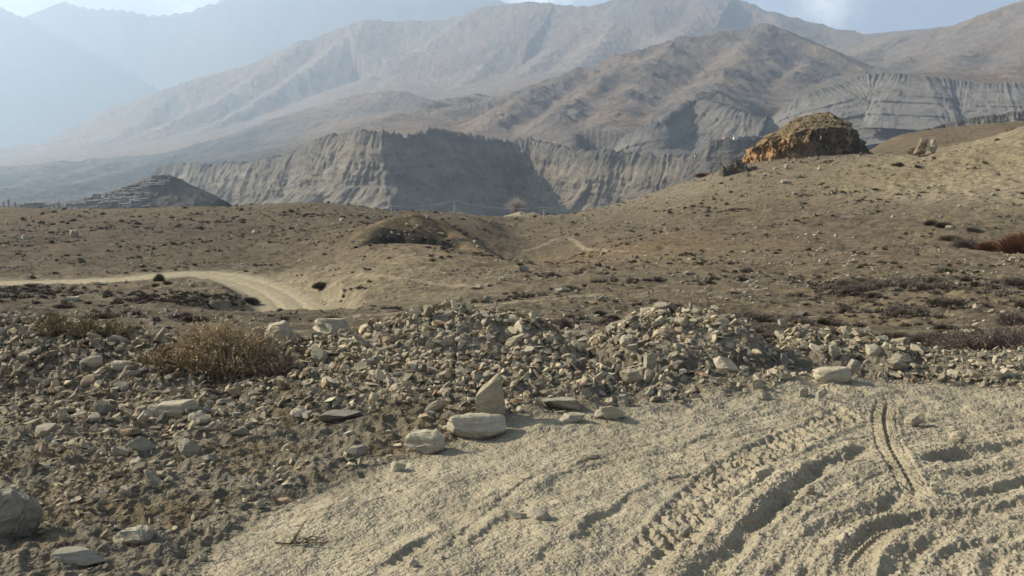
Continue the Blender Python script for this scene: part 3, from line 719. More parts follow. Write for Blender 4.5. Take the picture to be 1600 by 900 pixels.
def mcol(x, y, z, seed, stops, lam=300):
    n = fbm(x/lam, y/lam, seed, 5)+.35*fbm(x/(lam*.2), y/(lam*.2), seed+3, 3)
    p = np.linspace(-.55, .55, len(stops)); st = np.array(stops)
    return np.stack([np.interp(n, p, st[:, k]) for k in range(3)], 1)

MOUNT = mat_mountain('mountain_soil')
CLIFFM = mat_mountain('cliff_rock', 3.0)
SHADES = {
 'valley_slope': [(0.155, 0.112, 0.078), (0.196, 0.143, 0.096), (0.228, 0.166, 0.112)],
 'brown_mountain': [(0.146, 0.101, 0.070), (0.196, 0.137, 0.093), (0.232, 0.166, 0.112), (0.173, 0.128, 0.096)],
 'hazy_mountain': [(0.155, 0.112, 0.086), (0.200, 0.149, 0.108), (0.246, 0.182, 0.126)],
 'foothill': [(0.127, 0.100, 0.075), (0.182, 0.133, 0.096), (0.210, 0.149, 0.104)],
 'right_mountain': [(0.173, 0.121, 0.082), (0.218, 0.154, 0.104), (0.251, 0.178, 0.122)],
}
def build_mountains():
    az = np.radians(np.arange(-32, 32.01, .058))
    rr = [1280.0]
    while rr[-1] < 9300: rr.append(rr[-1]*(1.0042 if rr[-1] < 8300 else 1.012))
    rr = np.array(rr)
    x, y = polar(az, rr); z, idx, cr = zfar(x, y)
    V = np.stack([x, y, z], 1); Fq = grid_faces(len(rr), len(az))
    names = np.array([r[0] for r in RIDGES]+['valley_slope'])[idx]
    nz = np.gradient(z.reshape(len(rr), len(az)), axis=1).ravel()
    fn = names[Fq[:, 0]]
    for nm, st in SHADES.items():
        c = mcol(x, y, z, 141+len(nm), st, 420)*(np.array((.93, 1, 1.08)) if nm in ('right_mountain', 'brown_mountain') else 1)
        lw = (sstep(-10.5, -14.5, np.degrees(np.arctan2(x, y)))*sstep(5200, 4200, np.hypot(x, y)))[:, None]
        c = c*(1-lw)+np.array((.085, .085, .078))*(1+.3*fbm(x/90, y/90, 153, 4)[:, None])*lw  # left slopes darkened and greyed in colour for their shade and scrub
        # bare grey rock bands come through the soil
        band = sstep(.25, .55, ridged((x+.6*z)/260, (y-1.4*z)/420, 150, 3))*sstep(.0, .4, fbm(x/700, y/700, 151, 2)+.15)
        c = c*(1-.6*band[:, None])+np.array((.15, .14, .13))*.6*band[:, None]
        w_ = (cr*sstep(-.25, .25, ridged((x+.5*z)/120, (y-z)/200, 152, 3)))[:, None]*.75
        c = c*(1-w_)+np.array((.10, .092, .085))*w_
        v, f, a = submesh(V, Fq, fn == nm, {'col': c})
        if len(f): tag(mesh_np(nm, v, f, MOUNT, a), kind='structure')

def build_cliff(name, cols, rock):
    c = CLIFFS[name]; L = c['L']; s = arcs(L)
    ns = int(min(1500, max(260, s[-1]/1.6))); nt_ = 110
    q = np.linspace(0, s[-1], ns)
    # smooth the line a little so it bends rather than kinks
    E = np.stack([np.interp(q, s, L[:, k]) for k in range(3)], 1)
    w = max(3, ns//60); ker = np.hanning(w*2+1); ker /= ker.sum()
    Es = np.stack([np.convolve(np.pad(E[:, k], w, 'edge'), ker, 'valid') for k in range(3)], 1)
    Es[:, 2] = E[:, 2]
    T = np.gradient(Es[:, :2], axis=0); T /= np.linalg.norm(T, axis=1)[:, None]
    Nn = np.stack([T[:, 1], -T[:, 0]], 1)                 # outwards, towards the viewer
    w2 = ns//10; k2 = np.hanning(w2*2+1); k2 /= k2.sum()
    Nn = np.stack([np.convolve(np.pad(Nn[:, k], w2, 'edge'), k2, 'valid') for k in range(2)], 1); Nn /= np.linalg.norm(Nn, axis=1)[:, None]
    lam, amp = c['lam'], c['amp']
    t = np.linspace(-.30, 1, nt_)[:, None]; S = q[None, :]
    tt = np.clip(t, 0, 1)
    S0 = S; S = S+1.6*lam*fbm(S/(lam*3.5), S*0+2, 157, 3)
    hd = c['drop']*(1+.10*fbm(S/(lam*5), S*0, 160, 2))
    warp0 = .8*fbm(S/lam, S*0+1, 158, 3)
    crown = .075*c['drop']*ridged(S/(lam*.33)+warp0, S*0+3, 161, 3)*np.exp(-np.abs(t)*9)+.05*c['drop']*fbm(S/(lam*1.5), S*0+8, 162, 3)*np.exp(-np.abs(t)*5)
    Z = Es[:, 2][None]-hd*tt+crown+np.where(t < 0, -t*0-2.0*0, 0)
    # profile: steep above, talus below
    pr = np.where(tt < c['foot'], tt/c['foot']*c['top'], c['top']+(tt-c['foot'])/(1-c['foot'])*(1-c['top']))
    warp = 1.1*fbm(S/(lam*1.7), tt*1.5, 163, 3)
    big = ridged(S/(lam*2.7)+warp*.5, tt*.35, 164, 2)
    fl = ridged(S/lam*1.0+warp, tt*.8+5, 165, 4, .62)
    fine = ridged(S/(lam*.27)+warp*2.5, tt*2.4+9, 166, 4, .6)
    fl = fl*np.clip(.55+1.1*fbm(S/(lam*2.2), tt*1.5+4, 159, 3), .05, 1.5)
    ero = (.9*big+.75*fl+.42*fine+.25*fbm(S/(lam*.3), tt*c['drop']/(lam*.3), 169, 4, .6))*(.30+.85*np.sqrt(tt))*np.where(t < 0, np.exp(t*10), 1)
    led = .10*np.tanh(3*fbm(tt*9, S/(lam*8), 167, 3))
    # buttresses: pyramids standing out of the lower half
    out = c['lean']*(pr+.6*led*tt*(1-tt)*2)+amp*ero
    out = np.where(t < 0, t*c['lean']*.8+amp*ero*.3, out)
    X = Es[:, 0][None]+Nn[:, 0][None]*out; Y = Es[:, 1][None]+Nn[:, 1][None]*out
    Z = Z+.9*fbm(S/(lam*.12), tt*12, 168, 2)*lam/40
    x, y, z = X.ravel(), Y.ravel(), np.broadcast_to(Z, X.shape).ravel()
    col = mcol(x+0*z, z*2.2+y*.2, z, 171, cols, lam*2)
    crestd = sstep(.16, .05, np.broadcast_to(tt+.05*fl, X.shape).ravel())*.55; col = col*(1-crestd[:, None])+np.array((.10, .095, .088))*crestd[:, None]
    tal = sstep(.55, .9, np.broadcast_to(tt+.25*fl, X.shape).ravel())
    col = col*(1-.5*tal[:, None])+np.array(rock)*.5*tal[:, None]
    Fq = grid_faces(nt_, ns)[:, ::-1]
    o = mesh_np(name, np.stack([x, y, z], 1), Fq, CLIFFM, {'col': col}); tag(o, kind='structure')
    return o

def build_far_range():
    az = np.radians(np.arange(-38, 12, .14)); rr = np.geomspace(7900, 14500, 190)
    x, y = polar(az, rr); r = np.hypot(x, y)
    z = np.full(x.shape, -50.0)+(r-8300)*.02
    FR = [([(-420, 30, 11800), (-150, 12, 11800), (-60, -2, 11800), (0, 8, 11800), (60, 38, 11800), (130, 72, 11800), (200, 112, 11800), (270, 152, 11800), (340, 190, 11800)], 1.2, 700),
          ([(-40, 10, 13300), (40, -8, 13300), (100, 2, 13300), (145, 12, 13300), (190, 15, 13300), (238, 24, 13300), (290, 18, 13300), (320, 8, 13300), (360, -4, 13300), (420, -12, 13300), (500, -14, 13300), (600, -14, 13300), (700, -12, 13300), (760, -6, 13300), (800, 8, 13300), (860, 60, 13300), (900, 90, 13300)], 1.5, 800)]
    for L, sl, lam in FR:
        L = pz(L); bd = np.full(x.shape, 1e9); bz = np.zeros(x.shape); bs = np.zeros(x.shape); s0 = 0
        for a, b in zip(L[:-1], L[1:]):
            d = b[:2]-a[:2]; l = float(np.hypot(*d)); t = np.clip(((x-a[0])*d[0]+(y-a[1])*d[1])/(l*l), 0, 1)
            dd = np.hypot(x-a[0]-t*d[0], y-a[1]-t*d[1]); k = dd < bd
            bd = np.where(k, dd, bd); bz = np.where(k, a[2]+t*(b[2]-a[2]), bz); bs = np.where(k, s0+t*l, bs); s0 += l
        z = np.maximum(z, bz-sl*bd+.05*lam*ridged(x/lam, y/lam, 181, 3)*np.clip(bd/lam, .1, 1)+30*fbm(x/300, y/300, 182, 3))
    c = mcol(x, y, z, 191, [(.13, .125, .12), (.17, .16, .15)], 900)
    snow = sstep(2300, 2900, z+350*fbm(x/600, y/600, 192, 4))
    c = c*(1-snow[:, None])+np.array((.75, .77, .80))*snow[:, None]
    o = mesh_np('far_mountain_range', np.stack([x, y, z], 1), grid_faces(len(rr), len(az)), MOUNT, {'col': c}); tag(o, kind='structure')

build_mountains()
GREY = [(.145, .125, .097), (.19, .162, .122), (.225, .19, .14), (.165, .14, .104)]
build_cliff('canyon_cliff', GREY, (.17, .152, .122))
build_cliff('rocky_shoulder', [(.125, .115, .102), (.17, .152, .13), (.205, .18, .148)], (.19, .165, .135))
build_cliff('grey_badland', [(.165, .15, .13), (.215, .192, .162), (.185, .167, .142)], (.21, .19, .158))
build_cliff('village_cliff', [(.11, .098, .084), (.145, .125, .10)], (.12, .108, .09))
build_cliff('low_grey_cliff', [(.17, .155, .14), (.24, .215, .18)], (.22, .19, .15))
build_far_range()
# haze in the valley air
def build_haze():
    x0, x1, y0, y1, z0, z1 = -11000, 9000, -1500, 15000, -420, 2680
    v = np.array([(x, y, z) for x in (x0, x1) for y in (y0, y1) for z in (z0, z1)], float)
    f = np.array([(0, 1, 3, 2), (4, 6, 7, 5), (0, 4, 5, 1), (2, 3, 7, 6), (0, 2, 6, 4), (1, 5, 7, 3)])
    m = bpy.data.materials.new('haze'); m.use_nodes = True; nt = m.node_tree; nt.nodes.clear()
    out = nt.nodes.new('ShaderNodeOutputMaterial'); pv = nt.nodes.new('ShaderNodeVolumePrincipled')
    pv.inputs['Density'].default_value = HAZE; pv.inputs['Color'].default_value = (.69, .84, 1, 1); pv.inputs['Anisotropy'].default_value = HAZE_G
    nt.links.new(pv.outputs[0], out.inputs['Volume'])
    tag(mesh_np('haze', v, f, m, smooth=False), kind='stuff')
build_haze()
# ------------------------------------------------------------------ stones
def hull_proto(n, rng, power=2.6):
    """an angular block or slab of unit size as a convex hull"""
    bm = bmesh.new()
    for _ in range(n):
        d = rng.normal(size=3); d /= np.linalg.norm(d)
        k = (np.abs(d)**power).sum()**(-1/power)
        p = d*k*rng.uniform(.82, 1.0)
        bm.verts.new(p*.5)
    r = bmesh.ops.convex_hull(bm, input=bm.verts)
    bmesh.ops.delete(bm, geom=[g for g in set(r['geom_interior']+r['geom_unused']) if isinstance(g, bmesh.types.BMVert)], context='VERTS')
    bmesh.ops.triangulate(bm, faces=bm.faces)
    bm.verts.ensure_lookup_table(); bm.verts.index_update()
    V = np.array([v.co[:] for v in bm.verts]); Ft = np.array([[v.index for v in f.verts] for f in bm.faces])
    bm.free(); return V, Ft
def slab_proto(rng):
    """an angular piece split from bedded rock: an uneven many-sided plate with slanting, broken edges"""
    k = rng.integers(5, 8)
    th = (np.arange(k)+rng.uniform(-.38, .38, k))*2*math.pi/k; rad = rng.uniform(.36, .56, k)
    pts = []
    tx, ty = rng.normal(0, .22, 2); sx, sy = rng.normal(0, .07, 2); bx, by = rng.normal(0, .12, 2)
    for t, q in zip(th, rad):
        x, y = q*math.cos(t), q*math.sin(t)
        m = rng.uniform(.55, .98); m2 = rng.uniform(.6, 1.0)
        pts.append((x*m+sx, y*m+sy, .42+tx*x+ty*y+rng.normal(0, .03)))
        pts.append((x*m2-sx, y*m2-sy, -.42+bx*x+by*y+rng.normal(0, .03)))
        if rng.uniform() < .55: pts.append((x, y, rng.uniform(-.3, .3)))
    bm = bmesh.new(); [bm.verts.new(p) for p in pts]
    r = bmesh.ops.convex_hull(bm, input=bm.verts)
    bmesh.ops.delete(bm, geom=[g for g in set(r['geom_interior']+r['geom_unused']) if isinstance(g, bmesh.types.BMVert)], context='VERTS')
    bmesh.ops.triangulate(bm, faces=bm.faces); bm.verts.index_update()
    V = np.array([v.co[:] for v in bm.verts]); Ft = np.array([[v.index for v in f.verts] for f in bm.faces]); bm.free(); return V, Ft
_r = np.random.default_rng(3)
PROTO = [slab_proto(_r) if i % 5 else hull_proto(16, _r, 4) for i in range(40)]
PROTO_S = [slab_proto(_r) if i % 2 else hull_proto(11, _r, 3) for i in range(24)]
STONE = mat_stone()
STONE_TINTS = np.array([(.345, .304, .216), (.38, .331, .232), (.305, .272, .198), (.425, .368, .258), (.255, .229, .172), (.38, .317, .212), (.33, .288, .208), (.30, .225, .155), (.28, .255, .20), (.20, .178, .135), (.43, .385, .29)])

def rot_euler(rx, ry, rz):
    cx, sx, cy_, sy, cz, sz = np.cos(rx), np.sin(rx), np.cos(ry), np.sin(ry), np.cos(rz), np.sin(rz)
    R = np.empty(np.shape(rx)+(3, 3))
    R[..., 0, 0] = cz*cy_; R[..., 0, 1] = cz*sy*sx-sz*cx; R[..., 0, 2] = cz*sy*cx+sz*sx
    R[..., 1, 0] = sz*cy_; R[..., 1, 1] = sz*sy*sx+cz*cx; R[..., 1, 2] = sz*sy*cx-cz*sx
    R[..., 2, 0] = -sy; R[..., 2, 1] = cy_*sx; R[..., 2, 2] = cy_*cx
    return R

def merged(name, protos, which, scale, R, loc, tint, mat):
    Vs, Fs, Ts = [], [], []; off = 0
    for k in range(len(protos)):
        m = np.nonzero(which == k)[0]
        if not len(m): continue
        V, Ft = protos[k]
        W = np.einsum('nij,nvj->nvi', R[m], V[None]*scale[m][:, None, :])+loc[m][:, None, :]
        Vs.append(W.reshape(-1, 3)); Ts.append(np.repeat(tint[m], len(V), 0))
        Fs.append((Ft[None]+(off+np.arange(len(m))*len(V))[:, None, None]).reshape(-1, 3)); off += len(m)*len(V)
    return mesh_np(name, np.concatenate(Vs), np.concatenate(Fs), mat, {'tint': np.concatenate(Ts)}, smooth=False)

def rock_mesh(dims, seed, chip=.04, power=5, n=26, sub=2, layers=0.0):
    """a larger stone: hull, worn edges, chipped and layered faces"""
    rng = np.random.default_rng(seed)
    V, Ft = slab_proto(rng) if 5 <= power < 9 else hull_proto(n, rng, power)
    V = V*np.array(dims)
    bm = bmesh.new(); vs = [bm.verts.new(v) for v in V]
    for f in Ft: bm.faces.new([vs[i] for i in f])
    bmesh.ops.dissolve_limit(bm, angle_limit=.12, verts=bm.verts, edges=bm.edges)
    bmesh.ops.bevel(bm, geom=list(bm.edges), offset=min(dims)*.03, segments=1, affect='EDGES', profile=.5)
    bmesh.ops.triangulate(bm, faces=bm.faces)
    bmesh.ops.subdivide_edges(bm, edges=bm.edges, cuts=sub, use_grid_fill=True)
    bmesh.ops.triangulate(bm, faces=bm.faces)
    bm.normal_update(); bm.verts.ensure_lookup_table(); bm.verts.index_update()
    C = np.array([v.co[:] for v in bm.verts]); Nn = np.array([v.normal[:] for v in bm.verts])
    Ft = np.array([[v.index for v in f.verts] for f in bm.faces]); bm.free()
    s = max(dims); q = C/s*5+seed*3.1
    d = fbm(q[:, 0]+q[:, 2], q[:, 1]-q[:, 2]*.7, 201, 3)*chip*min(dims)
    if layers: d = d+layers*min(dims)*np.tanh(4*noise(C[:, 2]/min(dims)*5+.3*fbm(q[:, 0], q[:, 1], 203, 2), q[:, 0]*.3, 204))*(1-np.abs(Nn[:, 2]))
    return C+Nn*d[:, None], Ft

def col_attr(n, c): return np.tile(np.array(c, float), (n, 1))

# stones that can be told apart: (u, v of the foot, width px, height px, depth ratio, roll deg, yaw deg, style, tint, label, label of kind)
HAND = [
 (745, 687, 92, 34, .55, -3, 8, 'block', 3, 'long squared block lying at the edge of the dusty track below the middle heap'),
 (664, 710, 60, 30, .7, 3, -12, 'block', 3, 'pale five-sided block in front of the longer squared block beside the track'),
 (766, 658, 66, 74, .35, 12, 35, 'slab', 5, 'tall pale slab leaning back into the heap behind the long squared block'),
 (680, 646, 44, 30, .3, 30, 20, 'slab', 5, 'pale flat slab tilted up left of the tall leaning slab'),
 (530, 660, 84, 15, .5, 0, 5, 'layer', 4, 'long thin layered slab lying flat in the soil below the middle heap'),
 (275, 654, 66, 24, .8, 4, 10, 'slab', 3, 'broad flat slab resting on other stones below the dry bush'),
 (312, 666, 38, 26, .8, -28, -15, 'slab', 2, 'oval slab propped against the right end of the broad flat slab below the bush'),
 (222, 706, 40, 34, .4, -30, 20, 'slab', 2, 'rounded five-sided slab standing tilted in the left rubble'),
 (190, 713, 34, 18, .8, -18, 0, 'slab', 2, 'small oval stone wedged against the tilted five-sided slab'),
 (297, 716, 46, 20, .5, -42, 15, 'slab', 2, 'long sliver of stone leaning on its end right of the tilted five-sided slab'),
 (228, 660, 36, 15, .5, 55, 10, 'slab', 1, 'narrow stone standing on end left of the broad flat slab'),
 (18, 842, 84, 70, .7, -24, 25, 'block', 4, 'big dark boulder half out of the picture at the bottom left'),
 (208, 857, 64, 30, .7, 2, -8, 'block', 0, 'wide flat-topped boulder lying at the bottom left near the edge of the track'),
 (122, 882, 92, 16, .5, -5, 6, 'layer', 2, 'long low slab lying in front of the wide flat-topped boulder'),
 (214, 734, 26, 14, .8, 3, 20, 'block', 3, 'small cube-like stone on bare soil under the sliver of stone'),
 (237, 762, 24, 24, .8, 15, 30, 'block', 1, 'small upright stone throwing its shadow on the brown soil patch'),
 (198, 776, 24, 14, .8, 0, 0, 'block', 0, 'flat little stone left of the small upright stone on brown soil'),
 (100, 662, 30, 12, .5, 50, 0, 'slab', 1, 'thin slab standing on edge among the stones at far left'),
 (185, 540, 38, 14, .6, 0, 10, 'layer', 1, 'layered slab on the crest of the left rubble bank'),
 (143, 575, 34, 16, .6, 5, 0, 'block', 3, 'squared pale stone in the upper part of the left rubble bank'),
 (190, 580, 30, 14, .7, -5, 20, 'block', 3, 'flat pale stone beside the squared stone of the left rubble bank'),
 (50, 560, 50, 18, .6, 18, 0, 'slab', 1, 'sloping slab near the top of the rubble at the left edge'),
 (518, 530, 84, 26, .7, -10, 12, 'layer', 1, 'big layered slab jutting from the crest beside the road bend'),
 (436, 541, 46, 36, .8, 12, 0, 'block', 3, 'pale rough boulder on the crest between the dry bush and the big layered slab'),
 (408, 528, 26, 16, .8, -10, 0, 'block', 1, 'squared stone just left of the pale rough boulder on the crest'),
 (570, 548, 46, 14, .5, -30, 10, 'slab', 4, 'dark slab lying slantwise below the big layered slab'),
 (954, 657, 44, 22, .7, 12, 20, 'block', 3, 'pale wedge-shaped block at the foot of the gap between the heaps'),
 (878, 644, 64, 20, .6, -4, -5, 'layer', 2, 'wide brownish layered slab at the foot of the middle heap'),
 (895, 662, 48, 13, .7, 0, 10, 'layer', 0, 'low layered stone in front of the wide brownish slab'),
 (938, 655, 22, 14, .8, 0, 0, 'block', 3, 'small pale stone touching the left side of the wedge-shaped block'),
 (973, 636, 24, 18, .8, 8, 0, 'block', 2, 'roughly square stone behind the wedge-shaped block'),
 (1300, 597, 54, 20, .55, 2, 5, 'block', 3, 'pale oblong block lying at the foot of the right heap'),
 (1331, 590, 30, 14, .5, 62, 0, 'block', 2, 'stone standing on end against the right end of the pale oblong block'),
 (1408, 570, 44, 13, .5, -14, 5, 'layer', 1, 'upper of two long slabs stacked on the right heap'),
 (1404, 581, 40, 12, .5, -14, 5, 'layer', 2, 'lower of two long slabs stacked on the right heap'),
 (1363, 557, 40, 15, .7, 2, 0, 'block', 3, 'smooth rounded slab on top of the right heap'),
 (1302, 560, 22, 22, .8, 20, 0, 'block', 2, 'round banded stone in the upper half of the right heap'),
 (1222, 513, 18, 14, .8, 0, 0, 'block', 3, 'whitish round stone on the saddle between the two right heaps'),
 (1226, 578, 18, 26, .7, 0, 0, 'block', 4, 'dark upright stone in the shaded hollow between the two right heaps'),
 (1018, 492, 46, 11, .6, 1, 0, 'slab', 3, 'white flat slab lying across the very top of the second heap'),
 (979, 544, 22, 20, .9, 0, 0, 'block', 3, 'round pale boulder on the left shoulder of the second heap'),
 (1031, 514, 18, 15, .8, 15, 0, 'block', 3, 'pale angular stone just under the white flat slab'),
 (992, 517, 20, 22, .6, 20, 0, 'slab', 2, 'pointed stone standing below the left end of the white flat slab'),
 (802, 543, 42, 24, .5, 15, -10, 'slab', 5, 'tan slab tipped on edge high on the right flank of the middle heap'),
 (700, 541, 26, 18, .8, 0, 0, 'block', 3, 'light stone in the centre of the middle heap'),
 (672, 545, 22, 16, .8, -20, 0, 'block', 1, 'tilted stone left of the light stone in the middle heap'),
 (1282, 626, 22, 20, .6, 28, 0, 'slab', 1, 'pyramid-shaped stone on the dust in front of the right heap'),
 (1256, 621, 18, 13, .8, 0, 0, 'block', 2, 'small dark-sided stone left of the pyramid-shaped stone'),
 (1196, 628, 20, 11, .8, 0, 0, 'block', 2, 'low rounded stone on the dust left of the heap hollow'),
 (1184, 610, 22, 16, .8, 0, 0, 'block', 1, 'rounded stone at the foot of the second heap beside the hollow'),
 (845, 814, 40, 13, .7, 3, -8, 'block', 2, 'smooth oval stone lying on the rutted track'),
 (812, 813, 24, 9, .7, -8, 0, 'slab', 2, 'small flat stone touching the smooth oval stone on the track'),
 (1066, 840, 24, 15, .9, 0, 0, 'block', 2, 'round stone sunk in a pit between the deep wheel ruts'),
 (1101, 723, 12, 14, .8, 0, 0, 'block', 3, 'single small upright stone on smooth dust between two faint ruts'),
 (922, 718, 30, 10, .8, 0, 0, 'block', 5, 'knobbly low stone lying alone on the pale dust'),
 (648, 887, 22, 14, .5, -25, 15, 'slab', 3, 'pointed pale stone at the bottom edge of the track'),
 (1459, 770, 18, 15, .8, 0, 0, 'block', 3, 'pale yellowish lump lying on a rut crest at the right'),
 (1497, 697, 26, 20, .8, 0, 0, 'block', 5, 'dusty clod sitting on the rut beside the tyre print'),
 (1428, 668, 34, 20, .7, 15, 0, 'block', 5, 'broken clod of packed earth right of the crisp tyre print'),
 (1265, 773, 18, 16, .8, 0, 0, 'block', 5, 'clod standing in the shadow of the deep wheel rut'),
 (1578, 813, 14, 8, .8, 0, 0, 'block', 5, 'little stone alone on the dust at the right edge'),
 (622, 738, 26, 14, .8, 0, 0, 'block', 3, 'rounded pale stone on the border between grit and dust'),
 (558, 717, 34, 18, .8, 0, 0, 'block', 2, 'stone with a reddish face in the grit left of the track'),
 (1015, 580, 30, 26, .7, 10, 0, 'block', 1, 'large rounded stone low on the second heap with its neighbours leaning on it'),
 (1012, 598, 20, 18, .8, -10, 0, 'block', 1, 'smaller rounded stone below the large rounded stone of the second heap'),
 (985, 600, 40, 24, .6, 0, 0, 'block', 5, 'chunky tan stone at the foot of the second heap'),
 (1140, 545, 26, 14, .6, -15, 0, 'slab', 1, 'flat stone on the right flank of the second heap'),
]
HAND_XY = []
def tilted_box_px(w, h, roll):
    return w, h
def build_hand():
    for i, (u, v, w, h, dr, roll, yaw, style, ti, label) in enumerate(HAND):
        g = ground_hit(u, v-1)
        s = math.hypot(g.y, g.z-H)/F*1.02
        W, Hh = w*s, h*s
        ro = math.radians(abs(roll))
        if abs(roll) > 14 and style == 'slab':
            L = max(W, Hh); th = max(.22*L, min(W, Hh)*.45)
            if roll == 12: L, th = Hh*1.05, W*.9
            dims = (W*1.0, max(W, Hh)*dr, Hh*.62)
            if abs(roll) > 40: dims = (W, W*dr, Hh)
        else:
            dims = (W, W*dr, Hh*1.12)
        if 'tall curved' in label: dims = (W*.85, W*.24, Hh*1.25)
        V, Ft = rock_mesh(dims, 300+i, chip=.10 if style == 'block' else .07, power=7 if style != 'block' else (9.5 if 'tall' in label else 2.6 if ti == 5 else 12 if 'squared' in label or 'oblong' in label or 'five-sided' in label else 4.4 if 'boulder' in label else 7), n=60 if 'tall' in label else 70 if 'squared' in label or 'oblong' in label or 'five-sided' in label else 34 if style == 'block' else 22, sub=2 if w < 40 else 3, layers=.09 if style == 'layer' else .02)
        R = np.array(Matrix.Rotation(math.radians(yaw), 3, 'Z') @ Matrix.Rotation(math.radians(-roll), 3, 'Y'))
        if 'tall curved' in label: R = np.array(Matrix.Rotation(math.radians(6), 3, 'Z') @ Matrix.Rotation(math.radians(5), 3, 'Y') @ Matrix.Rotation(math.radians(-58), 3, 'X'))
        V = V@R.T
        zmin = V[:, 2].min()
        o = mesh_np('stone' if w < 60 else 'boulder', V, Ft, STONE, {'tint': col_attr(len(V), STONE_TINTS[ti])*np.array((1.0, 1, 1))}, smooth=False)
        back = dims[1]*.35
        o.location = (g.x*(1+back/g.y), g.y+back, g.z-zmin-(.28 if 'tall' in label else .14)*(V[:, 2].max()-zmin))
        tag(o, label, 'stone' if w < 60 else 'boulder', 'stones of the rubble and the track')
        HAND_XY.append((o.location.x, o.location.y, W*.5, dims[1]*.5))
build_hand()

def sample_rubble(n, rng, ylo, yhi, edge_pow=1.0):
    out = []
    while sum(map(len, out)) < n:
        m = 6000
        y = np.sqrt(rng.uniform(ylo**2, yhi**2, m)); x = rng.uniform(-.66, .66, m)*y+0*y
        e = in_poly(x, y, DUST_EDGE)+.35*fbm(x*1.4, y*1.4, 301, 3)
        p = sstep(-.12, .35, e)
        heap = sstep(.08, .25, zground(x, y, False))
        gap = np.exp(-((x+1.25)/1.25)**2-((y-6.25)/1.0)**2)
        clump = .5+1.1*fbm(x*1.1, y*1.1, 302, 3)
        p = p*np.clip(.55*clump+1.2*heap+.45*sstep(-1.2, -2.2, x)*sstep(5.0, 7.2, y)-.12*sstep(6.5, 5, y), .04, 1)*(1-.90*gap)
        k = rng.uniform(0, 1, m) < p
        out.append(np.stack([x[k], y[k]], 1))
    return np.concatenate(out)[:n]

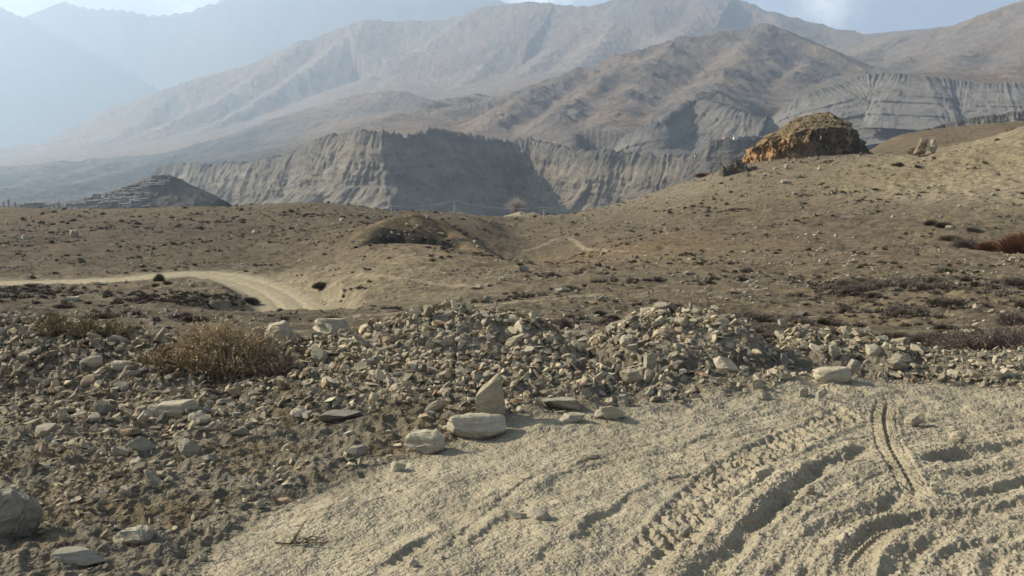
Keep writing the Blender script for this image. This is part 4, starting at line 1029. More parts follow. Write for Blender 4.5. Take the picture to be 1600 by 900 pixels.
def build_rubble():
    rng = np.random.default_rng(77)
    big = sample_rubble(520, rng, 4.0, 10.2); med = sample_rubble(9500, rng, 4.0, 10.8); sm = sample_rubble(15000, rng, 3.8, 10.6); gv = sample_rubble(22000, rng, 3.7, 8.6)
    xy = np.concatenate([big, med, sm, gv])
    size = np.concatenate([rng.uniform(.095, .18, len(big))*rng.uniform(.7, 1.2, len(big)), .055+.085*rng.beta(1.2, 2.6, len(med)), .026+.035*rng.beta(1.2, 2.2, len(sm)), rng.uniform(.010, .026, len(gv))])
    # smaller stones nearer to the viewer, as the rubble thins out into grit
    near = sstep(7.5, 4.6, xy[:, 1]); size = size*(1-.32*near*(size > .06))
    keep = np.ones(len(xy), bool)
    for hx, hy, hw, hd in HAND_XY:
        keep &= ~((np.abs(xy[:, 0]-hx) < hw*.8) & (np.abs(xy[:, 1]-hy) < hd+.02) & (size > .03))
    keep &= ~((np.hypot(xy[:, 0]+2.58, (xy[:, 1]-8.2)*1.3) < .5) & (size > .12))
    xy, size = xy[keep], size[keep]; n = len(xy)
    z = zground(xy[:, 0], xy[:, 1], True)
    d = .06
    nx = (zground(xy[:, 0]+d, xy[:, 1], False)-zground(xy[:, 0]-d, xy[:, 1], False))/(2*d)
    ny = (zground(xy[:, 0], xy[:, 1]+d, False)-zground(xy[:, 0], xy[:, 1]-d, False))/(2*d)
    til = np.where(rng.uniform(0, 1, n) < .30, .9, .36)
    rx = np.arctan(ny)*.8+rng.normal(0, 1, n)*til; ry = -np.arctan(nx)*.8+rng.normal(0, 1, n)*til; rz = rng.uniform(0, 6.28, n)
    # tilt applied after the turn about the vertical
    R = np.einsum('nij,njk->nik', rot_euler(rx, ry, 0*rz), rot_euler(0*rz, 0*rz, rz))
    b = rng.uniform(.32, .9, n); c = np.clip(rng.normal(.24, .15, n), .08, .7)
    sc = np.stack([size, size*b, size*c], 1)
    heap = sstep(.08, .25, zground(xy[:, 0], xy[:, 1], False))
    lift = size*c*.22+heap*rng.uniform(0, .05, n)*(size > .045)+(size > .05)*(1-heap)*.2*size*c
    loc = np.stack([xy[:, 0], xy[:, 1], z+lift], 1)
    tint = STONE_TINTS[rng.integers(0, len(STONE_TINTS), n)]*rng.uniform(.62, 1.22, (n, 1))*np.where(size < .03, .82, 1)[:, None]*np.array((1.05, 1, .93))
    rub_left = sstep(-1.0, -2.5, xy[:, 0])[:, None]
    tint = np.clip(tint*1.12*(1-.14*rub_left), 0, .55)
    app = size*np.maximum(b, .6)/np.hypot(xy[:, 0], xy[:, 1])
    inview = np.abs(xy[:, 0]/xy[:, 1]) < .505
    order = np.argsort(-(app*inview)); nind = 300-len(HAND)
    ind = order[:nind]; rest = np.ones(n, bool); rest[ind] = False
    which = rng.integers(0, len(PROTO), n)
    shape_cache = {}
    cnt = {}
    for i in ind:
        V, Ft = rock_mesh(sc[i]*1.08, 1000+int(i) % 5000, chip=.08, power=7, n=20, sub=1, layers=.03)
        o = mesh_np('stone', V, Ft, STONE, {'tint': np.repeat(tint[i][None], len(V), 0)}, smooth=False)
        o.matrix_world = Matrix.Translation(loc[i]) @ Matrix(R[i].tolist()).to_4x4()
        x, y = xy[i]
        u = 800+F*x/y
        hz = z[i]
        where = ('the left rubble bank' if u < 460 and y > 7.2 else 'the stony ground before the left bank' if u < 460 else 'the heap nearest the road' if u < 930 and hz > .12
                 else 'the white-topped heap' if u < 1225 and hz > .1 else 'the low right heap' if u >= 1225 and y > 7.6 else 'the grit beside the dusty track')
        hh = 'on the crest of' if hz > .36 else 'on the slope of' if hz > .12 else 'at the foot of'
        if 'ground' in where or 'grit' in where: hh = 'lying on'
        shp = 'thin slab' if c[i] < .26 else 'chunky stone' if c[i] > .5 else ('long narrow stone' if b[i] < .58 else 'flattish stone')
        tone = 'pale' if tint[i].mean() > .31 else 'dark grey' if tint[i].mean() < .25 else 'grey'
        steep = abs(rx[i])+abs(ry[i])
        pose = 'upright' if steep > 1.2 else 'tilted' if steep > .6 else 'lying flat'
        tag(o, f'{tone} {shp} {pose} {hh} {where}', 'stone', 'stones of the rubble and the track')
    k = rest & (size >= .03)
    o = merged('rubble', PROTO, np.where(k, which, -1)[k], sc[k], R[k], loc[k], tint[k], STONE); tag(o, 'heaped broken stones of every size around the larger ones', 'rubble', kind='stuff')
    k = rest & (size < .03); w2 = rng.integers(0, len(PROTO_S), n)
    o = merged('gravel', PROTO_S, w2[k], sc[k], R[k], loc[k], tint[k], STONE); tag(o, 'loose gravel and chips between the stones', 'gravel', kind='stuff')
    # crumbs and clods of earth on the track
    m = 5200
    y = np.sqrt(rng.uniform(3.7**2, 8.6**2, m)); x = rng.uniform(-.2, .58, m)*y
    e = in_poly(x, y, DUST_EDGE); rough = .07+sstep(-.5, 1.6, x-.25*(y-5)); kk = (e < .05) & (rng.uniform(0, 1, m) < rough*np.clip(.45+.9*fbm(x*2.5, y*2.5, 303, 3), 0, 1)); x, y = x[kk], y[kk]; n = len(x)
    s = rng.uniform(.008, .02, n)+.035*rng.beta(.6, 6, n)
    R = rot_euler(rng.uniform(-1, 1, n), rng.uniform(-1, 1, n), rng.uniform(0, 6.28, n))
    sc2 = np.stack([s, s*rng.uniform(.6, 1, n), s*rng.uniform(.5, .9, n)], 1)
    loc = np.stack([x, y, zground(x, y)+s*.12], 1)
    o = merged('earth_crumbs', PROTO_S, rng.integers(0, len(PROTO_S), n), sc2, R, loc, np.array((.385, .335, .24))[None]*rng.uniform(.85, 1.1, (n, 1)), STONE); tag(o, 'crumbs and clods of dry earth on the rutted track', 'clods', kind='stuff')
build_rubble()
# ------------------------------------------------------------------ shrubs, bushes, grass, far stones
TINT = mat_tint('dry_plant')
def blades(n, rng, flat=.5, tint=(.07, .055, .04), tip=(.12, .095, .07), w=.07):
    """unit cushion: thin pointed twigs spreading from the root, width 1, height flat"""
    th = rng.uniform(0, 2*math.pi, n); el = np.arcsin(rng.uniform(.02, 1, n)**.8)
    d = np.stack([np.cos(th)*np.cos(el), np.sin(th)*np.cos(el), np.sin(el)*2*flat], 1)
    r0 = rng.uniform(.0, .32, n)[:, None]; r1 = rng.uniform(.34, .52, n)[:, None]
    off = rng.normal(0, .07, (n, 3))*np.array((1, 1, .3))
    a = d*r0+off; b = d*r1+off+rng.normal(0, .05, (n, 3))
    sd = np.cross(d, rng.normal(size=(n, 3))); sd /= np.linalg.norm(sd, axis=1)[:, None]
    ww = (w*rng.uniform(.6, 1.4, n))[:, None]
    m = (a+b)/2
    V = np.stack([a, m+sd*ww, b, m-sd*ww], 1).reshape(-1, 3)
    V[:, 2] = np.maximum(V[:, 2], -.05)
    k = rng.uniform(0, 1, n)[:, None]
    t = np.repeat(np.array(tint)*(1-k)+np.array(tip)*k, 4, 0)
    return V, np.arange(4*n).reshape(n, 4), t

SHRUB_KINDS = {
 'dark': ((.080, .063, .047), (.15, .12, .088)), 'grey': ((.14, .115, .09), (.235, .195, .15)), 'tan': ((.14, .105, .06), (.22, .17, .10)),
 'red': ((.12, .055, .03), (.21, .10, .05)), 'olive': ((.075, .075, .042), (.14, .13, .075)),
}
_rs = np.random.default_rng(9)
SHRUBS = {k: [blades(170, _rs, .42+.1*i, *c, w=.055) for i in range(3)]+[blades(3600, _rs, .45+.08*i, *c, w=.006) for i in range(3)] for k, c in SHRUB_KINDS.items()}
SHRUB_ME = {}
def shrub_mesh(kind, i):
    if (kind, i) not in SHRUB_ME:
        V, F4, t = SHRUBS[kind][i]
        o = mesh_np('shrub', V, F4, TINT, {'tint': t}, smooth=False); SHRUB_ME[kind, i] = o.data; bpy.data.objects.remove(o)
    return SHRUB_ME[kind, i]

def put_shrub(g, size, kind, i, label, group, squash=1.0, rz=None):
    o = bpy.data.objects.new('shrub', shrub_mesh(kind, i % 3+(3 if size/math.hypot(g[0], g[1]) > .0085 else 0))); o.location = (g[0], g[1], g[2]-.02*size)
    o.scale = (size, size, size*squash); o.rotation_euler = (0, 0, random.uniform(0, 6.28) if rz is None else rz)
    link(o); tag(o, label, 'shrub', group); return o

SPECIAL_SHRUBS = [  # u, v, width px, kind, squash, label
 (501, 450, 26, 'olive', 1.1, 'greenish rounded shrub on the slope right of the road bend'),
 (391, 474, 30, 'dark', .8, 'dark shrub on the inner edge of the road bend'),
 (249, 441, 17, 'olive', 1.6, 'tall olive tuft beside the road at its highest point'),
 (262, 444, 14, 'tan', 1.0, 'small dry tuft right of the tall olive tuft by the road'),
 (243, 447, 14, 'tan', .8, 'low dry tuft in front of the tall olive tuft by the road'),
 (937, 492, 20, 'dark', .8, 'left of two dark round shrubs on the slope behind the gap of the heaps'),
 (958, 500, 24, 'dark', 1.0, 'right of two dark round shrubs on the slope behind the gap of the heaps'),
 (865, 514, 26, 'dark', .6, 'low dark shrub peeping over the right flank of the middle heap'),
 (1060, 483, 26, 'dark', .7, 'dark shrub directly behind the top of the second heap'),
 (1195, 502, 62, 'grey', .6, 'broad grey-brown shrub behind the saddle right of the second heap'),
 (1405, 259, 13, 'dark', 1.0, 'larger of two dark shrubs alone on the pale slope below the orange outcrop'),
 (1434, 262, 12, 'dark', .8, 'smaller of two dark shrubs alone on the pale slope below the orange outcrop'),
 (1368, 297, 11, 'dark', 1.0, 'dark tuft midway down the right hill'),
 (1545, 391, 36, 'red', .9, 'rust-red bush at the foot of the pale scree, left of the largest red one'),
 (1592, 395, 62, 'red', 1.0, 'largest rust-red bush at the foot of the pale scree by the picture edge'),
 (1512, 386, 46, 'grey', .8, 'grey bush touching the left side of the rust-red bushes'),
 (1485, 376, 36, 'tan', .6, 'brownish bush left of the grey bush at the foot of the scree'),
 (1455, 352, 22, 'dark', .8, 'dark bush left of the pale boulder at the foot of the scree'),
 (1474, 354, 26, 'dark', .8, 'dark bush touching the pale boulder at the foot of the scree'),
 (1520, 361, 24, 'grey', .7, 'grey shrub right of the pale boulder at the foot of the scree'),
 (1588, 446, 40, 'grey', .7, 'pale grey bush at the right edge of the basin'),
 (1562, 444, 30, 'grey', .7, 'grey bush left of the one at the right edge of the basin'),
 (1510, 440, 20, 'dark', .9, 'dark bushy tuft in the middle of the right basin'),
 (1098, 276, 26, 'red', .5, 'reddish low shrub on the skyline left of the ruined wall'),
 (1478, 514, 40, 'dark', .5, 'spreading dark shrub behind the crest of the right heap'),
 (1520, 520, 34, 'dark', .6, 'dark shrub behind the pale boulders right of the heaps'),
 (1460, 530, 44, 'grey', .5, 'low grey shrub hugging the crest of the right heap'),
 (160, 498, 66, 'dark', .4, 'long dark shrub on the flat ground behind the left rubble bank'),
 (300, 500, 50, 'dark', .35, 'flat dark shrub beyond the tip of the dry bush'),
 (170, 530, 44, 'dark', .6, 'dark scrub growing at the back of the left rubble bank'),
 (100, 480, 34, 'dark', .4, 'dark shrub beside the white stone on the flat ground at left'),
 (35, 500, 40, 'dark', .6, 'dark shrub rising behind the left end of the rubble bank'),
 (800, 487, 24, 'tan', .4, 'dry tuft just above the top of the middle heap'),
 (520, 499, 30, 'tan', .6, 'dry tuft beside the end of the visible road'),
]
def build_shrubs():
    rng = np.random.default_rng(41)
    for k, (u, v, w, kind, sq, label) in enumerate(SPECIAL_SHRUBS):
        g = ground_hit(u, v, 13); s = w*math.hypot(g.x, g.y)/F*1.05
        put_shrub(g, s, kind, k, label, 'shrubs of the hillsides and the basin', sq*.8)
    m = 130000
    az = rng.uniform(-.50, .50, m); r = np.exp(rng.uniform(math.log(24), math.log(300), m))
    x = r*np.sin(az); y = r*np.cos(az)
    cl = fbm(x/16, y/16, 311, 3)+.7*fbm(x/5, y/5, 312, 2)
    left = blob(x, y, 200, 370, 155, 75, 70); basin = blob(x, y, 950, 420, 95, 22, 34); rb = blob(x, y, 1480, 470, 52, 26, 26); lf = blob(x, y, 150, 480, 64, 28, 24)
    scree = blob(x, y, 1600, 270, 185, 24, 42); rh = blob(x, y, 1330, 300, 190, 45, 34)
    p = np.clip(.17+.30*left+.11*rb+.24*lf+.40*rh-.08*basin-.30*scree, .01, .6)*np.where((r < 55) & (x < .22*y), .22, 1)*np.clip(.12+1.75*cl, 0, 1.5)
    sd, _, _ = polyline_sd(x, y, ROAD[:, :2]); p = np.where(np.abs(sd) < 3.6, 0, p)
    for pl in PATHG: sd, _, _ = polyline_sd(x, y, pl); p = np.where(np.abs(sd) < .8, 0, p)
    k = rng.uniform(0, 1, m) < p
    x, y, r, rb = x[k], y[k], r[k], rb[k]; n = len(x)
    size = .22+.85*rng.beta(1.1, 3.4, n); size *= np.where(r < 60, .75, 1)*(1+.7*sstep(110, 230, r))
    big_ = rb*sstep(.0, .4, fbm(x/7, y/7, 314, 2)); size = size*(1+1.1*big_)
    z = zground(x, y)
    t = fbm(x/20, y/20, 313, 2)+rng.normal(0, .25, n)
    kinds = np.array(['dark', 'grey', 'tan', 'olive'])[np.where(t < .0, 0, np.where(t < .3, 1, np.where(t < .45, 2, 3)))]
    kinds = np.where((rb > .3) & (rng.uniform(0, 1, n) < .6), 'grey', kinds)
    kinds = np.where((x < 0) & (rng.uniform(0, 1, n) < .6), 'dark', kinds)
    # visible from the viewpoint? (march a few samples along the sight line)
    vis = np.ones(n, bool)
    for f in np.linspace(.25, .985, 26): vis &= zground(x*f, y*f, False) < H+(z+size*.4-H)*f+.02
    app = size/r*vis
    o_ = np.argsort(-app); nind = 300-len(SPECIAL_SHRUBS)
    for q, i in enumerate(o_[:nind]):
        u = 800+F*x[i]/y[i]
        kn = {'dark': 'dark brown', 'grey': 'greyish', 'tan': 'straw-coloured', 'olive': 'dull green'}[kinds[i]]
        wh = ('on the flat brown ground inside the road bend' if u < 430 and r[i] < 95 else 'on the left hillside above the road' if u < 500 else 'on the mound slope right of the road' if u < 770 and r[i] > 60
              else 'on the slope just behind the rubble heaps' if r[i] < 48 else 'in the basin behind the heaps' if r[i] < 120 else 'on the right hill below the outcrop')
        put_shrub((x[i], y[i], z[i]), size[i], kinds[i], int(i), f'{kn} cushion shrub {wh}', 'shrubs of the hillsides and the basin', rng.uniform(.6, 1.0))
    rest = np.setdiff1d(np.arange(n), o_[:nind])
    rest = rest[vis[rest]][:22000]
    Vs, Fs, Ts = [], [], []; off = 0
    for i in rest:
        V, F4, t = SHRUBS[kinds[i]][int(i) % 3]
        m_ = 34 if size[i]/r[i] < .005 else 90
        V = V[:m_*4]; a = rng.uniform(0, 6.28); c_, s_ = math.cos(a), math.sin(a)
        W = V*size[i]*np.array((1, 1, .8)); W = np.stack([W[:, 0]*c_-W[:, 1]*s_, W[:, 0]*s_+W[:, 1]*c_, W[:, 2]], 1)+(x[i], y[i], z[i]-.02)
        Vs.append(W); Fs.append(F4[:m_]+off); Ts.append(t[:m_*4]); off += len(W)
    tag(mesh_np('ground_scrub', np.concatenate(Vs), np.concatenate(Fs), TINT, {'tint': np.concatenate(Ts)}, smooth=False), 'low dark scrub scattered over the hillsides and the basin', 'scrub', kind='stuff')

SPECIAL_STONES = [  # u, v, w, h px, tint, label : boulders of the middle distance
 (1479, 527, 19, 10, 3, 'pale flat-topped boulder behind the right heap, leftmost of three'),
 (1512, 524, 26, 13, 5, 'brownish rounded boulder behind the right heap, between two paler ones'),
 (1545, 532, 24, 10, 3, 'pale oblong boulder by the pale trail at the right, rightmost of three'),
 (1440, 527, 14, 7, 2, 'small boulder half hidden by scrub on the crest of the right heap'),
 (1252, 494, 28, 10, 6, 'dark slanting rock slab alone on the basin floor behind the heaps'),
 (1483, 358, 14, 8, 3, 'pale boulder between the dark bushes at the foot of the scree'),
 (115, 470, 22, 9, 3, 'white flat stone on the brown ground behind the left rubble bank'),
 (98, 474, 16, 10, 4, 'dark stone touching the white flat stone on the brown ground'),
 (157, 446, 20, 7, 6, 'dark low rock on the near verge of the road at left'),
 (22, 420, 10, 7, 3, 'pale boulder on the far verge of the road at the left edge'),
 (41, 374, 16, 9, 3, 'pale double boulder on the left hillside, left of the pointed one'),
 (116, 370, 16, 13, 3, 'pale pointed boulder standing on the left hillside'),
 (535, 345, 10, 6, 3, 'pale stone on the crest left of the dark hollow'),
 (637, 352, 10, 5, 3, 'light stone stuck in the dark hollow of the mound'),
 (688, 366, 13, 4, 3, 'white flat stone on the lip of the dark hollow of the mound'),
 (785, 438, 13, 7, 3, 'grey boulder on the mound slope, upper of the pair above the footpath'),
 (745, 452, 24, 9, 2, 'layered grey outcrop stone on the mound slope above the footpath'),
 (762, 468, 16, 7, 4, 'dark stone beside the footpath above the middle heap'),
 (818, 424, 20, 11, 4, 'dark grey boulder where the mound slope meets the basin'),
 (880, 455, 26, 8, 2, 'low stone ledge in the basin left of the long footpath'),
 (940, 470, 16, 9, 4, 'upright dark stone by the long footpath'),
 (1227, 286, 15, 8, 3, 'white boulder on the right hill below the ruined wall'),
 (1212, 265, 8, 6, 3, 'left small white stone under the orange outcrop'),
 (1229, 263, 8, 8, 3, 'upper small white stone under the orange outcrop'),
 (1280, 265, 7, 6, 3, 'right small white stone under the orange outcrop'),
 (300, 447, 12, 8, 3, 'pale stone heap on the inner verge of the road bend'),
]
def build_mid_stones():
    rng = np.random.default_rng(51)
    for k, (u, v, w, h, ti, label) in enumerate(SPECIAL_STONES):
        g = ground_hit(u, v, 13); s = math.hypot(g.x, g.y)/F
        tn = STONE_TINTS[ti]*1.12 if ti == 3 else (np.array((.12, .11, .10)) if ti == 6 else STONE_TINTS[ti])
        V, Ft = rock_mesh((w*s, w*s*.7, h*s*1.1), 700+k, chip=.10, power=3, n=16, sub=1)
        o = mesh_np('boulder', V, Ft, STONE, {'tint': col_attr(len(V), tn)}, smooth=False)
        o.location = (g.x, g.y, g.z+h*s*.3); o.rotation_euler = (0, math.radians(-18 if 'slanting' in label else 0), rng.uniform(-.4, .4)); tag(o, label, 'boulder', 'boulders of the middle distance')
    m = 110000
    az = rng.uniform(-.50, .50, m); r = np.exp(rng.uniform(math.log(22), math.log(290), m)); x = r*np.sin(az); y = r*np.cos(az)
    cl = fbm(x/11, y/11, 321, 3)
    belt = np.exp(-((r-92)/26)**2)*sstep(-.1, .1, az); slope = blob(x, y, 1080, 300, 240, 34, 34)
    p = np.clip(.14+.32*belt+.34*slope, 0, .6)*np.clip(.25+1.5*cl, 0, 1.2)
    sd, _, _ = polyline_sd(x, y, ROAD[:, :2]); p = np.where(np.abs(sd) < 2.4, 0, p)
    k = rng.uniform(0, 1, m) < p; x, y, r = x[k], y[k], r[k]; n = len(x)
    size = (.13+.7*rng.beta(1, 3.6, n))*np.clip(r/110, .6, 1.5); z = zground(x, y)
    sc = np.stack([size, size*rng.uniform(.5, 1, n), size*rng.uniform(.3, .7, n)], 1)
    R = rot_euler(rng.normal(0, .3, n), rng.normal(0, .3, n), rng.uniform(0, 6.28, n)); loc = np.stack([x, y, z+size*.14], 1)
    tint = STONE_TINTS[rng.integers(0, len(STONE_TINTS), n)]*rng.uniform(.6, 1.15, (n, 1))
    tag(merged('hillside_stones', PROTO_S, rng.integers(0, len(PROTO_S), n), sc, R, loc, tint, STONE), 'small stones strewn over the hillsides and the basin', 'stones', kind='stuff')

def tubes(paths, radii, sides=3):
    """thin tapering twigs: paths (n,k,3), radii (n,k)"""
    n, k, _ = paths.shape
    T = np.gradient(paths, axis=1); T /= np.linalg.norm(T, axis=2, keepdims=True)+1e-9
    a = np.cross(T, np.array((.31, .17, .93))); a /= np.linalg.norm(a, axis=2, keepdims=True)+1e-9; b = np.cross(T, a)
    th = np.arange(sides)*2*math.pi/sides
    V = paths[:, :, None]+radii[:, :, None, None]*(a[:, :, None]*np.cos(th)[None, None, :, None]+b[:, :, None]*np.sin(th)[None, None, :, None])
    base = np.arange(n)[:, None, None, None]*k*sides+np.arange(k-1)[None, :, None, None]*sides
    i = np.arange(sides); j = (i+1) % sides
    Fq = np.stack([base[..., 0]+i, base[..., 0]+j, base[..., 0]+j+sides, base[..., 0]+i+sides], -1).reshape(-1, 4)
    return V.reshape(-1, 3), Fq

def twig_bush(name, g, w, d, h, nst, label, cat, c0, c1, seed, seedheads=0, lean=0.0):
    rng = np.random.default_rng(seed)
    root = empty(name, g); tag(root, label, cat)
    th = rng.uniform(0, 6.28, nst); rr = np.sqrt(rng.uniform(0, 1, nst))
    bx = rr*np.cos(th)*w*.34; by = rr*np.sin(th)*d*.34
    gx, gy = g[0]+bx, g[1]+by; bz = zground(gx, gy)-g[2]-.01
    out = np.stack([np.cos(th)*rr*w*.20, np.sin(th)*rr*d*.22, np.zeros(nst)], 1)+rng.normal(0, .07, (nst, 3))*np.array((w, d, 0))
    hh = h*(.45+.55*(1-rr**2))*rng.uniform(.55, 1.08, nst)
    k = 5; t = np.linspace(0, 1, k)
    top = np.stack([out[:, 0]+lean*hh, out[:, 1], hh], 1)
    p = np.stack([bx, by, bz], 1)[:, None]+top[:, None]*(t[None, :, None]**np.array((1.3, 1.3, .9)))+rng.normal(0, .012, (nst, k, 3))*t[None, :, None]
    V, Fq = tubes(p, (.0055*(1-.75*t))[None]*rng.uniform(.6, 1.2, (nst, 1)))
    q = rng.uniform(0, 1, nst)[:, None]; c = np.array(c0)*(1-q)+np.array(c1)*q
    mesh_np('stems', V, Fq, TINT, {'tint': np.repeat(c*.8, k*3, 0)}, smooth=False, parent=root)
    # side twigs
    ns = nst*7; src = rng.integers(0, nst, ns); tt = rng.uniform(.25, 1, ns); a = tt*(k-1); i0 = np.minimum(a.astype(int), k-2); f = (a-i0)[:, None]
    st = p[src, i0]*(1-f)+p[src, i0+1]*f
    dv = rng.normal(0, 1, (ns, 3)); dv[:, 2] = np.abs(dv[:, 2])*.9+.25; dv /= np.linalg.norm(dv, axis=1)[:, None]
    ln = h*rng.uniform(.10, .30, ns)[:, None]
    k2 = 3; t2 = np.linspace(0, 1, k2)
    p2 = st[:, None]+(dv*ln)[:, None]*t2[None, :, None]+rng.normal(0, .006, (ns, k2, 3))*t2[None, :, None]
    V2, F2 = tubes(p2, (.0024*(1-.6*t2))[None]*rng.uniform(.7, 1.3, (ns, 1)))
    q = rng.uniform(0, 1, ns)[:, None]; c2 = np.array(c0)*(1-q)+np.array(c1)*q
    mesh_np('side_twigs', V2, F2, TINT, {'tint': np.repeat(c2, k2*3, 0)}, smooth=False, parent=root)  # the bare fine side twigs of the bush as one mesh
    if seedheads:
        m = rng.integers(0, ns, seedheads); pos = p2[m, -1]*.75+p2[m, 1]*.25+rng.normal(0, .01, (seedheads, 3))
        s = rng.uniform(.005, .012, seedheads)[:, None]; e1 = rng.normal(0, 1, (seedheads, 3)); e2 = rng.normal(0, 1, (seedheads, 3))
        e1 /= np.linalg.norm(e1, axis=1)[:, None]; e2 /= np.linalg.norm(e2, axis=1)[:, None]
        V3 = np.stack([pos-e1*s*1.4, pos+e2*s*.7, pos+e1*s*1.4, pos-e2*s*.7], 1).reshape(-1, 3)
        q = rng.uniform(0, 1, seedheads)[:, None]; c3 = np.array(c1)*(.8+.7*q)
        mesh_np('seed_heads', V3, np.arange(4*seedheads).reshape(-1, 4), TINT, {'tint': np.repeat(c3, 4, 0)}, smooth=False, parent=root)  # small dry seed heads near the twig tips
    return root

def build_bushes():
    g = ground_hit(345, 588); twig_bush('dry_bush', (g.x, g.y+.12, g.z), .86, .55, .43, 300, 'big dry brown bush growing out of the left rubble bank', 'bush', (.16, .115, .068), (.46, .35, .20), 61, 3800)
    g = ground_hit(420, 590); twig_bush('dry_bush', (g.x, g.y+.1, g.z), .5, .4, .26, 90, 'smaller dark twiggy bush in the shade at the right side of the big dry bush', 'bush', (.12, .09, .06), (.28, .21, .13), 62, 300)
    g = ground_hit(255, 585); twig_bush('dry_bush', (g.x, g.y+.1, g.z), .4, .35, .20, 70, 'low straggly bush at the left side of the big dry bush', 'bush', (.14, .10, .06), (.34, .25, .14), 63, 400)
    b = Vector(P(1562, 594, 11.6)); b.z = float(zground(b.x, b.y)); twig_bush('grey_bush', (b.x, b.y, b.z), 1.5, .8, .42, 420, 'grey-purple leafless bush behind the low right end of the heaps', 'bush', (.085, .065, .055), (.20, .155, .125), 64, 3200)
    b = Vector(P(1508, 575, 12.2)); b.z = float(zground(b.x, b.y)); twig_bush('grey_bush', (b.x, b.y, b.z), .9, .6, .34, 200, 'smaller brown leafless bush left of the grey-purple bush', 'bush', (.10, .075, .055), (.22, .17, .12), 65, 1500)
    for k, (u, v, w, h, lab) in enumerate([(78, 528, .30, .26, 'tuft of pale dry stalks at the left end of the rubble crest'), (132, 532, .34, .22, 'tuft of greenish dry stalks on the rubble crest'), (182, 534, .32, .20, 'sparse tuft of dry stalks right of the greenish one')]):
        g = ground_hit(u, v); twig_bush('dry_tuft', (g.x, g.y+.05, g.z), w, w*.8, h, 60, lab, 'dry plant', (.13, .105, .05), (.27, .22, .12), 70+k, 200)
    # broken twig on the track
    g = ground_hit(462, 852); root = empty('broken_twig', g); tag(root, 'small broken thorny twig lying on the pale dust of the track', 'twig')
    s = .0030
    P1 = np.array([[[-.16, .02, .012], [-.06, .0, .014], [.04, .01, .014], [.15, .03, .012], [.22, .02, .01]], [[-.04, .0, .012], [-.01, .005, .06], [.03, .01, .11], [.055, .02, .15], [.07, .02, .18]], [[-.03, .0, .012], [.0, -.005, .05], [.02, -.01, .09], [.03, -.01, .13], [.045, -.01, .15]], [[.05, .01, .014], [.09, -.02, .035], [.13, -.02, .05], [.17, -.01, .05], [.21, .0, .035]], [[.03, .01, .014], [.06, .05, .03], [.11, .08, .04], [.15, .09, .03], [.19, .10, .02]]])*.62
    V, Fq = tubes(P1, np.linspace(.0042, .0016, 5)[None]*np.ones((5, 1)), 3)
    rng = np.random.default_rng(81); n = 90; st = P1[rng.integers(0, 5, n), rng.integers(0, 5, n)]
    p2 = st[:, None]+(rng.normal(0, .018, (n, 3)))[:, None]*np.linspace(0, 1, 3)[None, :, None]; p2[..., 2] = np.maximum(p2[..., 2], .002)
    V2, F2 = tubes(p2, np.array([[.0016, .0012, .0005]])*np.ones((n, 1))); mesh_np('stem', np.concatenate([V, V2]), np.concatenate([Fq, F2+len(V)]), TINT, {'tint': col_attr(len(V)+len(V2), (.11, .075, .048))}, parent=root)
    # dead grass between the stones at the left
    n = 15000; y = np.sqrt(rng.uniform(4.1**2, 8.3**2, n)); x = rng.uniform(-.58, .05, n)*y
    e = in_poly(x, y, DUST_EDGE); gm = fbm(x*1.1, y*1.1, 91, 3)+.35*np.exp(-((x+1.5)/1.1)**2-((y-6.6)/1.0)**2)-.06
    k = (e > .05) & (rng.uniform(0, 1, n) < sstep(.0, .35, gm)); x, y = x[k], y[k]; n = len(x); z = zground(x, y)
    a = rng.uniform(0, 6.28, n); ln = rng.uniform(.02, .055, n); b = np.stack([x, y, z], 1)
    tip = b+np.stack([np.cos(a)*ln*.8, np.sin(a)*ln*.8, ln*rng.uniform(.2, .8, n)], 1); sd = np.stack([-np.sin(a), np.cos(a), 0*a], 1)*.0025
    V = np.stack([b-sd, b+sd, tip], 1).reshape(-1, 3); q = rng.uniform(0, 1, n)[:, None]; c = np.array((.13, .09, .05))*(1-q)+np.array((.30, .23, .13))*q
    tag(mesh_np('dead_grass', V, np.arange(3*n).reshape(-1, 3), TINT, {'tint': np.repeat(c, 3, 0)}, smooth=False), 'short dead grass between the stones at the left', 'grass', kind='stuff')
build_shrubs(); build_mid_stones(); build_bushes()
